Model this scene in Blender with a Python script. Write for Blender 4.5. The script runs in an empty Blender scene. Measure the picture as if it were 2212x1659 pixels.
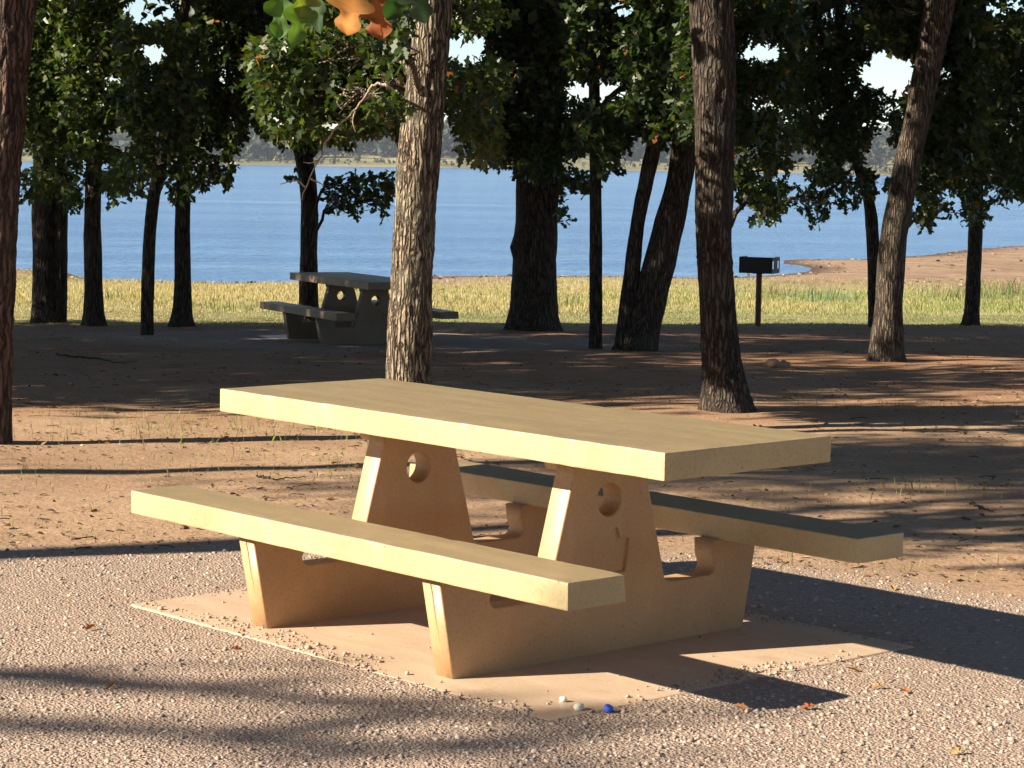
import bpy, bmesh, math, random
import numpy as np
from mathutils import Vector, Matrix

sc = bpy.context.scene
rng = np.random.default_rng(7)
random.seed(7)

# ------------------------------------------------------------------ camera
F, PITCH, ROLL, EYE = 4948.1, 0.0959, 0.0158, 1.613     # focal length in units of a 2212 px wide picture
PW, PH = 2212.0, 1659.0
_cp, _sp, _cr, _sr = math.cos(PITCH), math.sin(PITCH), math.cos(ROLL), math.sin(ROLL)
_f = Vector((0, _cp, -_sp)); _u = Vector((0, _sp, _cp)); _r = Vector((1, 0, 0))
CR, CU, CF = _cr * _r + _sr * _u, -_sr * _r + _cr * _u, _f
cam_d = bpy.data.cameras.new('camera')
cam = bpy.data.objects.new('camera', cam_d)
sc.collection.objects.link(cam)
cam_d.sensor_width = 36.0
cam_d.lens = 36.0 * F / PW
cam_d.clip_start = 0.1
cam_d.clip_end = 8000
cam.matrix_world = Matrix(((CR.x, CU.x, -CF.x, 0), (CR.y, CU.y, -CF.y, 0), (CR.z, CU.z, -CF.z, EYE), (0, 0, 0, 1)))
sc.camera = cam

# ------------------------------------------------------------------ light
SUN_AZ, SUN_EL = math.radians(18.0), math.radians(28.3)   # shadows run towards +X turned by SUN_AZ
w = bpy.data.worlds.new('World'); sc.world = w; w.use_nodes = True
nt = w.node_tree; nt.nodes.clear()
sky = nt.nodes.new('ShaderNodeTexSky'); sky.sky_type = 'NISHITA'; sky.sun_disc = False
sky.sun_elevation = SUN_EL
tx_, ty_ = -math.cos(SUN_AZ), -math.sin(SUN_AZ)            # horizontal direction towards the sun
sky.sun_rotation = math.atan2(tx_, ty_)
sky.air_density = 0.8; sky.dust_density = 0.0; sky.ozone_density = 1.3
bg = nt.nodes.new('ShaderNodeBackground'); bg.inputs[1].default_value = 0.05
wo = nt.nodes.new('ShaderNodeOutputWorld')
nt.links.new(sky.outputs[0], bg.inputs[0]); nt.links.new(bg.outputs[0], wo.inputs[0])
sd_ = bpy.data.lights.new('sun', 'SUN'); sd_.energy = 5.0; sd_.angle = math.radians(0.53); sd_.color = (1.0, 0.91, 0.74)
sun = bpy.data.objects.new('sun', sd_); sc.collection.objects.link(sun)
sdir = Vector((math.cos(SUN_EL) * math.cos(SUN_AZ), math.cos(SUN_EL) * math.sin(SUN_AZ), -math.sin(SUN_EL)))
sun.rotation_euler = sdir.to_track_quat('-Z', 'Y').to_euler(); sun.location = (-30, -10, 25)
vs = sc.view_settings
vs.view_transform = 'Standard'; vs.look = 'None'; vs.exposure = 1.65; vs.gamma = 1.0; vs.use_curve_mapping = False
sc.cycles.max_bounces = 5; sc.cycles.transparent_max_bounces = 8
sc.cycles.use_denoising = True
sc.cycles.sample_clamp_indirect = 6.0

# ------------------------------------------------------------------ helpers
COL = sc.collection

def ray(px, py):
    return CF + CR * ((px - PW / 2) / F) - CU * ((py - PH / 2) / F)

def at(px, py, D):
    """the point seen at (px, py) whose distance along +Y is D"""
    d = ray(px, py); t = D / d.y
    return Vector((d.x * t, D, EYE + d.z * t))

def at_z(px, py, z):
    d = ray(px, py); t = (z - EYE) / d.z
    return Vector((d.x * t, d.y * t, z))

WL = -1.45
def _perm_noise():
    p = np.random.default_rng(3).permutation(512).astype(np.int64)
    p = np.concatenate([p, p, p])
    g = np.random.default_rng(4).normal(size=(512, 3)); g /= np.linalg.norm(g, axis=1)[:, None]
    return p, g
_PP, _GG = _perm_noise()

def noise3(P):
    """gradient noise, P (n,3) -> (n,) in about -1..1"""
    P = np.asarray(P, float); i = np.floor(P).astype(np.int64); f = P - i; i &= 511
    u = f * f * f * (f * (f * 6 - 15) + 10)
    out = 0
    for dx in (0, 1):
        wx = u[:, 0] if dx else 1 - u[:, 0]
        for dy in (0, 1):
            wy = u[:, 1] if dy else 1 - u[:, 1]
            for dz in (0, 1):
                wz = u[:, 2] if dz else 1 - u[:, 2]
                h = _PP[_PP[_PP[i[:, 0] + dx] + i[:, 1] + dy] + i[:, 2] + dz] & 511
                d = f - np.array([dx, dy, dz])
                out = out + wx * wy * wz * np.einsum('ij,ij->i', _GG[h], d)
    return out * 1.6

def n2(x, y, s=1.0, o=0.0):
    x = np.atleast_1d(np.asarray(x, float)); y = np.atleast_1d(np.asarray(y, float))
    return noise3(np.c_[x * s + o, y * s + o * 1.7, np.full(x.shape, o + .37)])

# shoreline in plan: pixels of the water's edge laid on the water plane
_sh = [(-900, 560), (-400, 570), (-100, 578), (30, 583), (145, 588), (185, 603), (230, 610), (330, 616), (480, 618), (650, 617), (850, 603), (930, 597),
       (1100, 596), (1340, 597), (1480, 600), (1590, 599), (1700, 592), (1745, 586), (1752, 580), (1725, 573), (1690, 570), (1692, 562),
       (1750, 560), (1850, 561), (1990, 552), (2050, 544), (2092, 539), (2212, 529), (2450, 514), (2800, 500)]
SHORE = np.array([at_z(x, y, WL)[:2] for x, y in _sh])
SHORE = np.vstack([[(-900, 95), (-120, 75)], SHORE, [(130, 150), (900, 260)]])
LANDP = np.vstack([SHORE, [(900, -900), (-900, -900)]])

def shore_sd(x, y):
    P = np.c_[x, y]; dmin = np.full(len(P), 1e9)
    for a, b in zip(SHORE[:-1], SHORE[1:]):
        ab = b - a; t = np.clip(((P - a) @ ab) / (ab @ ab), 0, 1)
        d = np.hypot(*(P - a - t[:, None] * ab).T); dmin = np.minimum(dmin, d)
    ins = np.zeros(len(P), bool)
    n = len(LANDP)
    for k in range(n):
        (x1, y1), (x2, y2) = LANDP[k], LANDP[(k + 1) % n]
        c = (y1 > y) != (y2 > y)
        with np.errstate(divide='ignore', invalid='ignore'):
            xi = (x2 - x1) * (y - y1) / (y2 - y1) + x1
        ins ^= c & (x < xi)
    return np.where(ins, dmin, -dmin)

def far_y(x):
    return 1290 + 25 * np.sin(x / 170.0) + 12 * np.sin(x / 53.0 + 1)

def prof(y):
    t = (y - 10) / 1.5
    return -0.0299 * 1.5 * np.logaddexp(0, np.clip(t, -40, 400))

def gravel_bump(x, y):
    return np.clip((9.4 - y) / .6, 0, 1) + .25 * n2(x, y, 2.2, 31) * np.clip((9.4 - y) / .6, 0, 1)

def ground_z(x, y, fine=True):
    x = np.atleast_1d(np.asarray(x, float)); y = np.atleast_1d(np.asarray(y, float))
    s = shore_sd(x, y)
    land = np.maximum(prof(y), WL + 0.03 * np.clip(s, 0, 4))
    land = np.where(s < 4, land, np.maximum(land, WL + .12))
    z = np.where(s > 0, land, WL - np.minimum(0.07 * -s, 4.0))
    t = y - far_y(x)
    hill = WL + np.clip(t, 0, 160) * 0.052 + np.clip(t - 160, 0, 400) * .03 + np.where(t > 60, 2.5 * n2(x, y, 1 / 160.0, 5), 0)
    z = np.where(t > 0, hill, np.where(t > -60, np.maximum(z, WL + t * .06), z))
    if fine:
        near = (y < 75) & (y > -10) & (np.abs(x) < 30)
        if near.any():
            a = np.clip((y[near] - 9.2) / 2.5, 0.0, 1)
            z[near] += .0035 * gravel_bump(x[near], y[near])
            nz = 0.028 * n2(x[near], y[near], 0.55, 1) + 0.012 * n2(x[near], y[near], 2.1, 2)
            z[near] += nz * a * np.clip(s[near] / 3, 0, 1)
    return z

def gz(x, y):
    return float(ground_z([x], [y])[0])

def mesh_np(name, V, faces_flat, counts, smooth=False):
    """fast mesh from numpy: V (n,3), flat loop indices, loop counts per face"""
    me = bpy.data.meshes.new(name)
    V = np.ascontiguousarray(V, np.float32); L = np.ascontiguousarray(faces_flat, np.int32); C = np.ascontiguousarray(counts, np.int32)
    me.vertices.add(len(V)); me.vertices.foreach_set('co', V.ravel())
    me.loops.add(len(L)); me.loops.foreach_set('vertex_index', L)
    me.polygons.add(len(C))
    st = np.concatenate([[0], np.cumsum(C)[:-1]]).astype(np.int32)
    me.polygons.foreach_set('loop_start', st)
    if smooth:
        me.polygons.foreach_set('use_smooth', np.ones(len(C), bool))
    me.update(calc_edges=True)
    return me

def color_attr(me, name, cols):
    a = me.color_attributes.new(name, 'FLOAT_COLOR', 'POINT')
    c = np.ones((len(me.vertices), 4), np.float32); c[:, :cols.shape[1]] = cols
    a.data.foreach_set('color', c.ravel())

def link(name, me, mat=None, parent=None, **props):
    o = bpy.data.objects.new(name, me); COL.objects.link(o)
    if mat is not None and me is not None and not me.materials:
        me.materials.append(mat)
    if parent is not None:
        o.parent = parent
    for k, v in props.items():
        o[k] = v
    return o

def empty(name, loc, rz=0.0, **props):
    o = link(name, None, **props); o.location = loc; o.rotation_euler = (0, 0, rz); o.empty_display_size = .2
    return o

def bm_mesh(name, bm, smooth=False):
    me = bpy.data.meshes.new(name); bm.normal_update(); bm.to_mesh(me); bm.free()
    if smooth:
        for p in me.polygons: p.use_smooth = True
    return me

def box_bm(x0, x1, y0, y1, z0, z1, bev=0.0, seg=2):
    bm = bmesh.new()
    bmesh.ops.create_cube(bm, size=1)
    for v in bm.verts:
        v.co = Vector(((x0 + x1) / 2 + v.co.x * (x1 - x0), (y0 + y1) / 2 + v.co.y * (y1 - y0), (z0 + z1) / 2 + v.co.z * (z1 - z0)))
    if bev:
        bmesh.ops.bevel(bm, geom=bm.edges[:], offset=bev, segments=seg, profile=.5, affect='EDGES')
    return bm

# ------------------------------------------------------------------ materials
def new_mat(name):
    m = bpy.data.materials.new(name); m.use_nodes = True
    n = m.node_tree.nodes; p = n['Principled BSDF']
    return m, n, m.node_tree.links, p

def N(n, t, **k):
    x = n.new(t)
    for a, v in k.items():
        if a.startswith('i_'): x.inputs[a[2:].replace('_', ' ')].default_value = v
        else: setattr(x, a, v)
    return x

def noise(n, l, co, scale, detail=4, rough=.55, dist=0.0):
    x = N(n, 'ShaderNodeTexNoise'); x.inputs['Scale'].default_value = scale; x.inputs['Detail'].default_value = detail
    x.inputs['Roughness'].default_value = rough; x.inputs['Distortion'].default_value = dist
    l.new(co, x.inputs['Vector']); return x.outputs['Fac']

def ramp(n, l, fac, stops):
    x = N(n, 'ShaderNodeValToRGB'); e = x.color_ramp.elements
    while len(e) < len(stops): e.new(.5)
    for k, (p, c) in enumerate(stops):
        e[k].position = p; e[k].color = (*c, 1) if len(c) == 3 else c
    l.new(fac, x.inputs['Fac']); return x.outputs['Color']

def mixc(n, l, fac, a, b, mode='MIX'):
    x = N(n, 'ShaderNodeMix', data_type='RGBA', blend_type=mode)
    for s, v in ((x.inputs[0], fac), (x.inputs[6], a), (x.inputs[7], b)):
        if hasattr(v, 'links'): l.new(v, s)
        else: s.default_value = v if isinstance(v, float) else (*v, 1)
    return x.outputs[2]

def math_(n, l, op, a, b=0.0, clamp=False):
    x = N(n, 'ShaderNodeMath', operation=op, use_clamp=clamp)
    for s, v in ((x.inputs[0], a), (x.inputs[1], b)):
        if hasattr(v, 'links'): l.new(v, s)
        else: s.default_value = v
    return x.outputs[0]

def bump(n, l, p, h, strength, dist, normal=None):
    b = N(n, 'ShaderNodeBump'); b.inputs['Strength'].default_value = strength; b.inputs['Distance'].default_value = dist
    l.new(h, b.inputs['Height'])
    if normal is not None: l.new(normal, b.inputs['Normal'])
    l.new(b.outputs[0], p.inputs['Normal']); return b.outputs[0]

def concrete_mat(name, base, top_col, dark):
    m, n, l, p = new_mat(name)
    co = N(n, 'ShaderNodeTexCoord').outputs['Object']
    big = noise(n, l, co, 2.2, 5, .6, .4)
    c = mixc(n, l, ramp(n, l, big, [(.35, (0, 0, 0)), (.7, (1, 1, 1))]), base, tuple(b * .74 for b in base))
    # upward faces take their own streaked colour
    geo = N(n, 'ShaderNodeNewGeometry'); sep = N(n, 'ShaderNodeSeparateXYZ'); l.new(geo.outputs['Normal'], sep.inputs[0])
    up = math_(n, l, 'MULTIPLY', math_(n, l, 'SUBTRACT', sep.outputs[2], .9), 10.0, True)
    str_ = N(n, 'ShaderNodeMapping'); str_.inputs['Scale'].default_value = (1.2, 7, 3); l.new(co, str_.inputs[0])
    gr = noise(n, l, str_.outputs[0], 1.6, 6, .62, .6)
    top = ramp(n, l, gr, [(.25, tuple((a_ + b_ * 2) / 3 for a_, b_ in zip(dark, top_col))), (.5, top_col), (.75, tuple(min(1, x * 1.2) for x in top_col))])
    c = mixc(n, l, up, c, top)
    fine = noise(n, l, co, 90, 3, .7)
    c = mixc(n, l, ramp(n, l, fine, [(.35, (1, 1, 1)), (.5, (0, 0, 0))]), c, mixc(n, l, 1.0, c, (.82, .82, .82), 'MULTIPLY'))
    v = N(n, 'ShaderNodeTexVoronoi'); v.inputs['Scale'].default_value = 24; l.new(co, v.inputs['Vector'])
    pit = ramp(n, l, v.outputs['Distance'], [(.05, (1, 1, 1)), (.09, (0, 0, 0))])
    sel = ramp(n, l, noise(n, l, co, 9, 2), [(.56, (0, 0, 0)), (.6, (1, 1, 1))])
    c = mixc(n, l, math_(n, l, 'MULTIPLY', pit, sel), c, (.12, .075, .035))
    # rusty water stains running down
    stn = N(n, 'ShaderNodeMapping'); stn.inputs['Scale'].default_value = (9, 9, 1.2); l.new(co, stn.inputs[0])
    s2 = ramp(n, l, noise(n, l, stn.outputs[0], 1.0, 3), [(.6, (0, 0, 0)), (.75, (.4, .4, .4))])
    c = mixc(n, l, s2, c, (base[0] * .8, base[1] * .66, base[2] * .5))
    l.new(c, p.inputs['Base Color']); p.inputs['Roughness'].default_value = .46
    p.inputs['Specular IOR Level'].default_value = .45
    h = math_(n, l, 'ADD', noise(n, l, co, 60, 4, .7), math_(n, l, 'MULTIPLY', noise(n, l, co, 7, 3), .8))
    bump(n, l, p, h, .2, .003)
    return m

M = {}
M['table'] = concrete_mat('cream_tan_concrete', (.44, .325, .17), (.24, .175, .095), (.15, .108, .062))
M['frame'] = concrete_mat('terracotta_tan_concrete', (.46, .275, .135), (.36, .22, .11), (.25, .15, .08))
M['far_table'] = concrete_mat('shaded_tan_concrete', (.17, .115, .07), (.23, .195, .15), (.15, .125, .095))  # same concrete darkened for tree shade, top lightened for sky sheen
M['pad'] = concrete_mat('pink_tan_concrete', (.44, .30, .205), (.46, .33, .225), (.33, .225, .15))

def bark_mat(name, ridge, mid, furrow, scale=1.0, dist=.02, strength=.9):
    m, n, l, p = new_mat(name)
    co = N(n, 'ShaderNodeTexCoord').outputs['Object']
    mp = N(n, 'ShaderNodeMapping'); mp.inputs['Scale'].default_value = (27 * scale, 27 * scale, 2.9 * scale); l.new(co, mp.inputs[0])
    wob = noise(n, l, co, 6 * scale, 3)
    vm = N(n, 'ShaderNodeVectorMath', operation='ADD'); l.new(mp.outputs[0], vm.inputs[0])
    comb = N(n, 'ShaderNodeCombineXYZ'); w3 = math_(n, l, 'MULTIPLY', wob, 2.2)
    l.new(w3, comb.inputs[0]); l.new(w3, comb.inputs[1]); l.new(comb.outputs[0], vm.inputs[1])
    v = N(n, 'ShaderNodeTexVoronoi', feature='DISTANCE_TO_EDGE'); v.inputs['Scale'].default_value = 1.0; l.new(vm.outputs[0], v.inputs['Vector'])
    n1 = noise(n, l, mp.outputs[0], 1.3, 6, .65, .3)
    e = math_(n, l, 'MINIMUM', math_(n, l, 'MULTIPLY', v.outputs['Distance'], 3.0), 1.0)
    h = math_(n, l, 'ADD', math_(n, l, 'MULTIPLY', e, .62), math_(n, l, 'MULTIPLY', n1, .55))
    c = ramp(n, l, h, [(.28, furrow), (.55, mid), (.85, ridge)])
    pat = ramp(n, l, noise(n, l, co, 2.3, 4), [(.5, (0, 0, 0)), (.72, (.55, .55, .55))])
    c = mixc(n, l, pat, c, (ridge[0] * .8, ridge[1] * .95, ridge[2] * .95))
    l.new(c, p.inputs['Base Color']); p.inputs['Roughness'].default_value = .9; p.inputs['Specular IOR Level'].default_value = .15
    bump(n, l, p, h, strength, dist)
    return m
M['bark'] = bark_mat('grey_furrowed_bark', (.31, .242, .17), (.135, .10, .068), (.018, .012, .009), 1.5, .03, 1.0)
M['bark_half_lit'] = bark_mat('half_lit_bark', (.155, .118, .086), (.082, .06, .044), (.018, .013, .010), 1.5, .03, 1.0)  # same bark, tone set between sunlit and shaded trunks
M['bark_shaded'] = bark_mat('shade_dark_bark', (.10, .074, .056), (.05, .036, .027), (.014, .010, .008), 1.3, .03, 1.0)  # same bark, shade of the grove put into its colour
M['bark_red'] = bark_mat('reddish_bark', (.15, .09, .07), (.085, .05, .038), (.022, .015, .012), 1.2, .03, 1.0)
M['twig'] = bark_mat('pale_dead_twig', (.45, .36, .27), (.33, .25, .18), (.16, .11, .08), 3.0, .004, .6)

def leaf_mat(name, gloss=.42, trans=.35):
    m, n, l, p = new_mat(name)
    a = N(n, 'ShaderNodeVertexColor', layer_name='Col')
    co = N(n, 'ShaderNodeTexCoord').outputs['Object']
    c = mixc(n, l, noise(n, l, co, 20, 2), a.outputs['Color'], mixc(n, l, .5, a.outputs['Color'], (.16, .15, .05), 'MULTIPLY'))
    c = a.outputs['Color']
    l.new(c, p.inputs['Base Color']); p.inputs['Roughness'].default_value = gloss; p.inputs['Specular IOR Level'].default_value = .5
    t = N(n, 'ShaderNodeBsdfTranslucent')
    tc = mixc(n, l, 1.0, c, (1.5, 1.7, .55), 'MULTIPLY'); l.new(tc, t.inputs[0])
    mx = N(n, 'ShaderNodeMixShader'); mx.inputs[0].default_value = trans
    l.new(p.outputs[0], mx.inputs[1]); l.new(t.outputs[0], mx.inputs[2])
    l.new(mx.outputs[0], n['Material Output'].inputs[0])
    return m
M['leaf'] = leaf_mat('oak_leaves')
M['big_leaf'] = leaf_mat('matt_oak_leaf', .75, .4)
M['grass'] = leaf_mat('grass_blades', .6, .3)
M['litter'] = leaf_mat('dry_leaf_litter', .7, .12)

# plain materials
def plain(name, col, rough=.6, metal=0.0, var=.25, scale=30):
    m, n, l, p = new_mat(name)
    co = N(n, 'ShaderNodeTexCoord').outputs['Object']
    f = noise(n, l, co, scale, 5, .65)
    c = mixc(n, l, f, tuple(x * (1 - var) for x in col), tuple(min(1, x * (1 + var)) for x in col))
    l.new(c, p.inputs['Base Color']); p.inputs['Roughness'].default_value = rough; p.inputs['Metallic'].default_value = metal
    bump(n, l, p, f, .3, .004)
    return m
M['iron'] = plain('sooty_black_steel', (.018, .016, .016), .6, .3)
M['rust'] = plain('rusty_brown_steel', (.13, .06, .028), .8, .1, .5, 18)
M['blue'] = plain('blue_plastic', (.03, .08, .5), .35, 0, .1)
M['rock'] = plain('brown_sandstone', (.30, .19, .12), .9, 0, .3, 25)
M['white_rock'] = plain('pale_stone', (.75, .68, .55), .9, 0, .15, 60)

def pebble_mat():
    m, n, l, p = new_mat('gravel_pebbles')
    a = N(n, 'ShaderNodeVertexColor', layer_name='Col'); l.new(a.outputs[0], p.inputs['Base Color'])
    p.inputs['Roughness'].default_value = .8; p.inputs['Specular IOR Level'].default_value = .4
    return m
M['pebble'] = pebble_mat()

def ground_mat():
    m, n, l, p = new_mat('ground_soil')
    co = N(n, 'ShaderNodeTexCoord').outputs['Object']
    z = N(n, 'ShaderNodeVertexColor', layer_name='Zone'); sp = N(n, 'ShaderNodeSeparateColor'); l.new(z.outputs[0], sp.inputs[0])
    big = noise(n, l, co, .55, 5, .6, .5); mid = noise(n, l, co, 3.0, 5, .65); fine = noise(n, l, co, 38, 4, .7)
    dirt = ramp(n, l, big, [(.3, (.27, .165, .10)), (.52, (.33, .21, .128)), (.72, (.38, .255, .16))])
    dirt = mixc(n, l, ramp(n, l, mid, [(.48, (0, 0, 0)), (.7, (.55, .55, .55))]), dirt, (.20, .125, .078))
    dirt = mixc(n, l, ramp(n, l, fine, [(.3, (1, 1, 1)), (.5, (0, 0, 0))]), dirt, (.15, .095, .06))
    v = N(n, 'ShaderNodeTexVoronoi'); v.inputs['Scale'].default_value = 95; l.new(co, v.inputs['Vector'])
    grav = ramp(n, l, fine, [(.3, (.235, .168, .126)), (.7, (.355, .262, .20))])
    gsoil = ramp(n, l, mid, [(.3, (.20, .18, .075)), (.5, (.29, .24, .12)), (.75, (.36, .28, .155))])
    sand = ramp(n, l, big, [(.3, (.22, .14, .09)), (.6, (.29, .195, .125)), (.75, (.35, .25, .165))])
    sand = mixc(n, l, ramp(n, l, noise(n, l, co, 1.3, 5, .7, 1.0), [(.5, (0, 0, 0)), (.62, (.6, .6, .6))]), sand, (.12, .065, .042))
    z2 = N(n, 'ShaderNodeVertexColor', layer_name='ShadeWetTone'); litter_shade = ramp(n, l, mid, [(.3, (.17, .08, .04)), (.55, (.27, .138, .074)), (.75, (.36, .205, .118))])  # redder, darker soil: tree shade worked into the dirt colour, with leaf litter
    dirt = mixc(n, l, z2.outputs[0], dirt, litter_shade)
    c = mixc(n, l, sp.outputs[0], dirt, grav)
    gsoil = mixc(n, l, z2.outputs[0], gsoil, (.13, .125, .055))
    c = mixc(n, l, sp.outputs[1], c, gsoil)
    sand = mixc(n, l, z2.outputs[0], sand, (.085, .05, .036))
    c = mixc(n, l, sp.outputs[2], c, sand)
    l.new(c, p.inputs['Base Color']); p.inputs['Roughness'].default_value = .95; p.inputs['Specular IOR Level'].default_value = .1
    h = math_(n, l, 'ADD', math_(n, l, 'MULTIPLY', fine, .35), mid)
    vh = math_(n, l, 'MULTIPLY', math_(n, l, 'MULTIPLY', math_(n, l, 'SUBTRACT', 1.0, v.outputs['Distance']), sp.outputs[0]), .35)
    bump(n, l, p, math_(n, l, 'ADD', h, vh), .7, .03)
    return m
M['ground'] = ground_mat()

def water_mat():
    m, n, l, p = new_mat('lake_water')
    co = N(n, 'ShaderNodeTexCoord').outputs['Object']
    mp = N(n, 'ShaderNodeMapping'); mp.inputs['Scale'].default_value = (.55, 1.0, 1); mp.inputs['Rotation'].default_value = (0, 0, .12); l.new(co, mp.inputs[0])
    a = noise(n, l, mp.outputs[0], 1.1, 6, .62, .3); b = noise(n, l, mp.outputs[0], 5.0, 4, .6)
    st = N(n, 'ShaderNodeMapping'); st.inputs['Scale'].default_value = (.006, .11, 1); l.new(co, st.inputs[0])
    band = noise(n, l, st.outputs[0], 1.0, 4, .6)
    c = ramp(n, l, band, [(.36, (.022, .098, .265)), (.60, (.055, .15, .32)), (.68, (.11, .195, .34))])
    l.new(c, p.inputs['Base Color']); p.inputs['Roughness'].default_value = .16; p.inputs['IOR'].default_value = 1.33; p.inputs['Specular IOR Level'].default_value = .4
    h = math_(n, l, 'ADD', a, math_(n, l, 'MULTIPLY', b, .3))
    bump(n, l, p, h, 1.0, .5)
    return m
M['water'] = water_mat()

def woods_mat():
    m, n, l, p = new_mat('distant_woods')
    a = N(n, 'ShaderNodeVertexColor', layer_name='Col')
    co = N(n, 'ShaderNodeTexCoord').outputs['Object']
    c = mixc(n, l, ramp(n, l, noise(n, l, co, .8, 4, .7), [(.3, (0, 0, 0)), (.7, (1, 1, 1))]), mixc(n, l, 1.0, a.outputs[0], (.45, .45, .45), 'MULTIPLY'), a.outputs[0])
    l.new(c, p.inputs['Base Color']); p.inputs['Roughness'].default_value = .9
    return m
M['woods'] = woods_mat()

# ------------------------------------------------------------------ ground, lake, far shore
TC = Vector((-0.0317, 7.9111, 0)); TYAW = -0.8368      # near table
FC = Vector((-1.8564, 27.1753, -0.514)); FYAW = -1.0808  # far table

def axis(dense0, dense1, step, lo, hi, grow=1.22):
    c = list(np.arange(dense0, dense1 + step / 2, step)); s = step; v = c[-1]
    while v < hi: s *= grow; v += s; c.append(min(v, hi))
    s = step; v = c[0]; h = []
    while v > lo: s *= grow; v -= s; h.append(max(v, lo))
    return np.array(sorted(set(np.round(h[::-1] + c, 4))))

def gravel_w(x, y):
    edge = np.where(x < .9, 9.55 - .02 * x, 9.55 - .75 * (x - .9)) + .22 * n2(x, y, .9, 11) + .10 * n2(x, y, 3.1, 12)
    a = np.clip((edge - y) / .35 + .5, 0, 1)
    fx, fy = x - FC.x, y - FC.y
    b = np.clip((3.1 + .5 * n2(x, y, .6, 13) - np.hypot(fx * .75, fy * 1.1)) / .8, 0, 1)
    return np.maximum(a, b)

def build_ground():
    xs = axis(-13, 13, .2, -2600, 2600); ys = axis(1, 100, .3, -120, 1200, 1.25)
    ys = np.concatenate([ys[ys < 1190], np.arange(1200, 1480, 7.0), np.arange(1500, 2600, 60)])
    X, Y = np.meshgrid(xs, ys); x, y = X.ravel(), Y.ravel()
    z = ground_z(x, y)
    nx, ny = len(xs), len(ys)
    i = (np.arange(ny - 1)[:, None] * nx + np.arange(nx - 1)[None]).ravel()
    Fq = np.c_[i, i + 1, i + 1 + nx, i + nx]
    me = mesh_np('ground', np.c_[x, y, z], Fq.ravel(), np.full(len(Fq), 4), True)
    s = shore_sd(x, y)
    q = y - .36 * x
    grass = np.clip((q - 32.2 + .8 * n2(x, y, .5, 21)) / 1.2, 0, 1)
    bare = np.clip((5.5 + np.clip((x - 6) * 1.2, 0, 20) + 2.6 * n2(x, y, .3, 22) - s) / 4.0, 0, 1)
    bare = np.where(x < -3, bare * np.clip((3.2 - s) / 1.0, 0, 1), bare)
    fs = y - far_y(x)
    sand = np.where((y < 300), bare, np.clip((3.5 - fs) / 2, 0, 1))
    grass = np.where(y > 300, np.clip((fs - 2.5) / 2, 0, 1), grass)
    color_attr(me, 'Zone', np.c_[gravel_w(x, y), grass * (1 - sand), sand])
    dark_w = np.clip((y - .2 * x - 15.2 + 1.6 * n2(x, y, .5, 71)) / 2.0, 0, 1) * np.clip(.62 + .5 * n2(x, y, .9, 72) + .25 * n2(x, y, 2.7, 73), 0, 1)  # deepens the tree-shaded ground by colour
    dark_w = np.where(y > 40, np.clip(1.15 - s / (1.3 + .6 * n2(x, y, .25, 75)).clip(.4), 0, 1), dark_w)
    dark_w = np.where(y > 300, np.clip(.6 + .9 * n2(x, y, 1 / 40., 77), 0, 1), dark_w)
    color_attr(me, 'ShadeWetTone', np.repeat(dark_w[:, None], 3, 1))
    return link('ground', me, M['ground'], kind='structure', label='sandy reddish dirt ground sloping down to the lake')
ground = build_ground()

def build_water():
    V = np.array([(-2600, 30, WL), (2600, 30, WL), (2600, 1420, WL), (-2600, 1420, WL)], float)
    return link('lake_water', mesh_np('lake_water', V, [0, 1, 2, 3], [4]), M['water'], kind='structure', label='blue rippled lake water')
build_water()

def ico(sub):
    bm = bmesh.new(); bmesh.ops.create_icosphere(bm, subdivisions=sub, radius=1)
    V = np.array([v.co[:] for v in bm.verts]); T = np.array([[v.index for v in f.verts] for f in bm.faces]); bm.free(); return V, T

def build_far_woods():
    r = np.random.default_rng(31); C, S, K = [], [], []
    for i in range(2300):
        x = r.uniform(-560, 620); t = r.uniform(0, 1); shrub = i < 800
        edge = 70 + 35 * math.sin(x / 61.0) + 20 * math.sin(x / 23.0) + (50 if -130 < x < 20 else 0)
        y = float(far_y(np.array([x]))[0]) + (edge + t * 260 if not shrub else 14 + t * 60)
        h = r.uniform(7, 16) * (1 + .4 * t) if not shrub else r.uniform(1.2, 5); rad = h * r.uniform(.3, .45)
        m = 44 if not shrub else 12
        u = r.normal(size=(m, 3)); u /= np.linalg.norm(u, axis=1)[:, None]
        P = u * np.array([rad, rad, h * .5]) * r.uniform(.5, 1.05, m)[:, None] + np.array([x, y, float(ground_z([x], [y], False)[0]) + h * .5])
        C.append(P); S.append(np.full(m, h * .17 + .3)); g = r.uniform(.55, 1.3)
        c = (np.array([.030, .044, .022]) if not shrub else np.array([.11, .105, .05])) * g + (np.array([.03, .016, 0]) if r.random() < .15 else 0)
        K.append(np.repeat(c[None], m, 0) * r.uniform(.6, 1.4, (m, 1)))
    C, S, K = np.vstack(C), np.concatenate(S), np.vstack(K); n = len(C)
    a = r.normal(size=(n, 3)); a /= np.linalg.norm(a, axis=1)[:, None]; b = np.cross(a, r.normal(size=(n, 3))); b /= np.linalg.norm(b, axis=1)[:, None]
    q = np.stack([C - a * S[:, None], C - b * S[:, None] * .8, C + a * S[:, None], C + b * S[:, None] * .8], 1)
    me = mesh_np('far_woods', q.reshape(-1, 3), np.arange(4 * n), np.full(n, 4)); color_attr(me, 'Col', np.repeat(K, 4, 0))
    link('far_woods', me, M['woods'], kind='stuff', label='hazy wooded hills on the far shore of the lake', category='woods')
build_far_woods()

# ------------------------------------------------------------------ picnic tables
LT, WT, HT, TT = 2.316, .7655, .76, .0861
WB, OB, HB, TB = .2375, .653, .409, .0842
LPP, TP = .494, .0902

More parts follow.
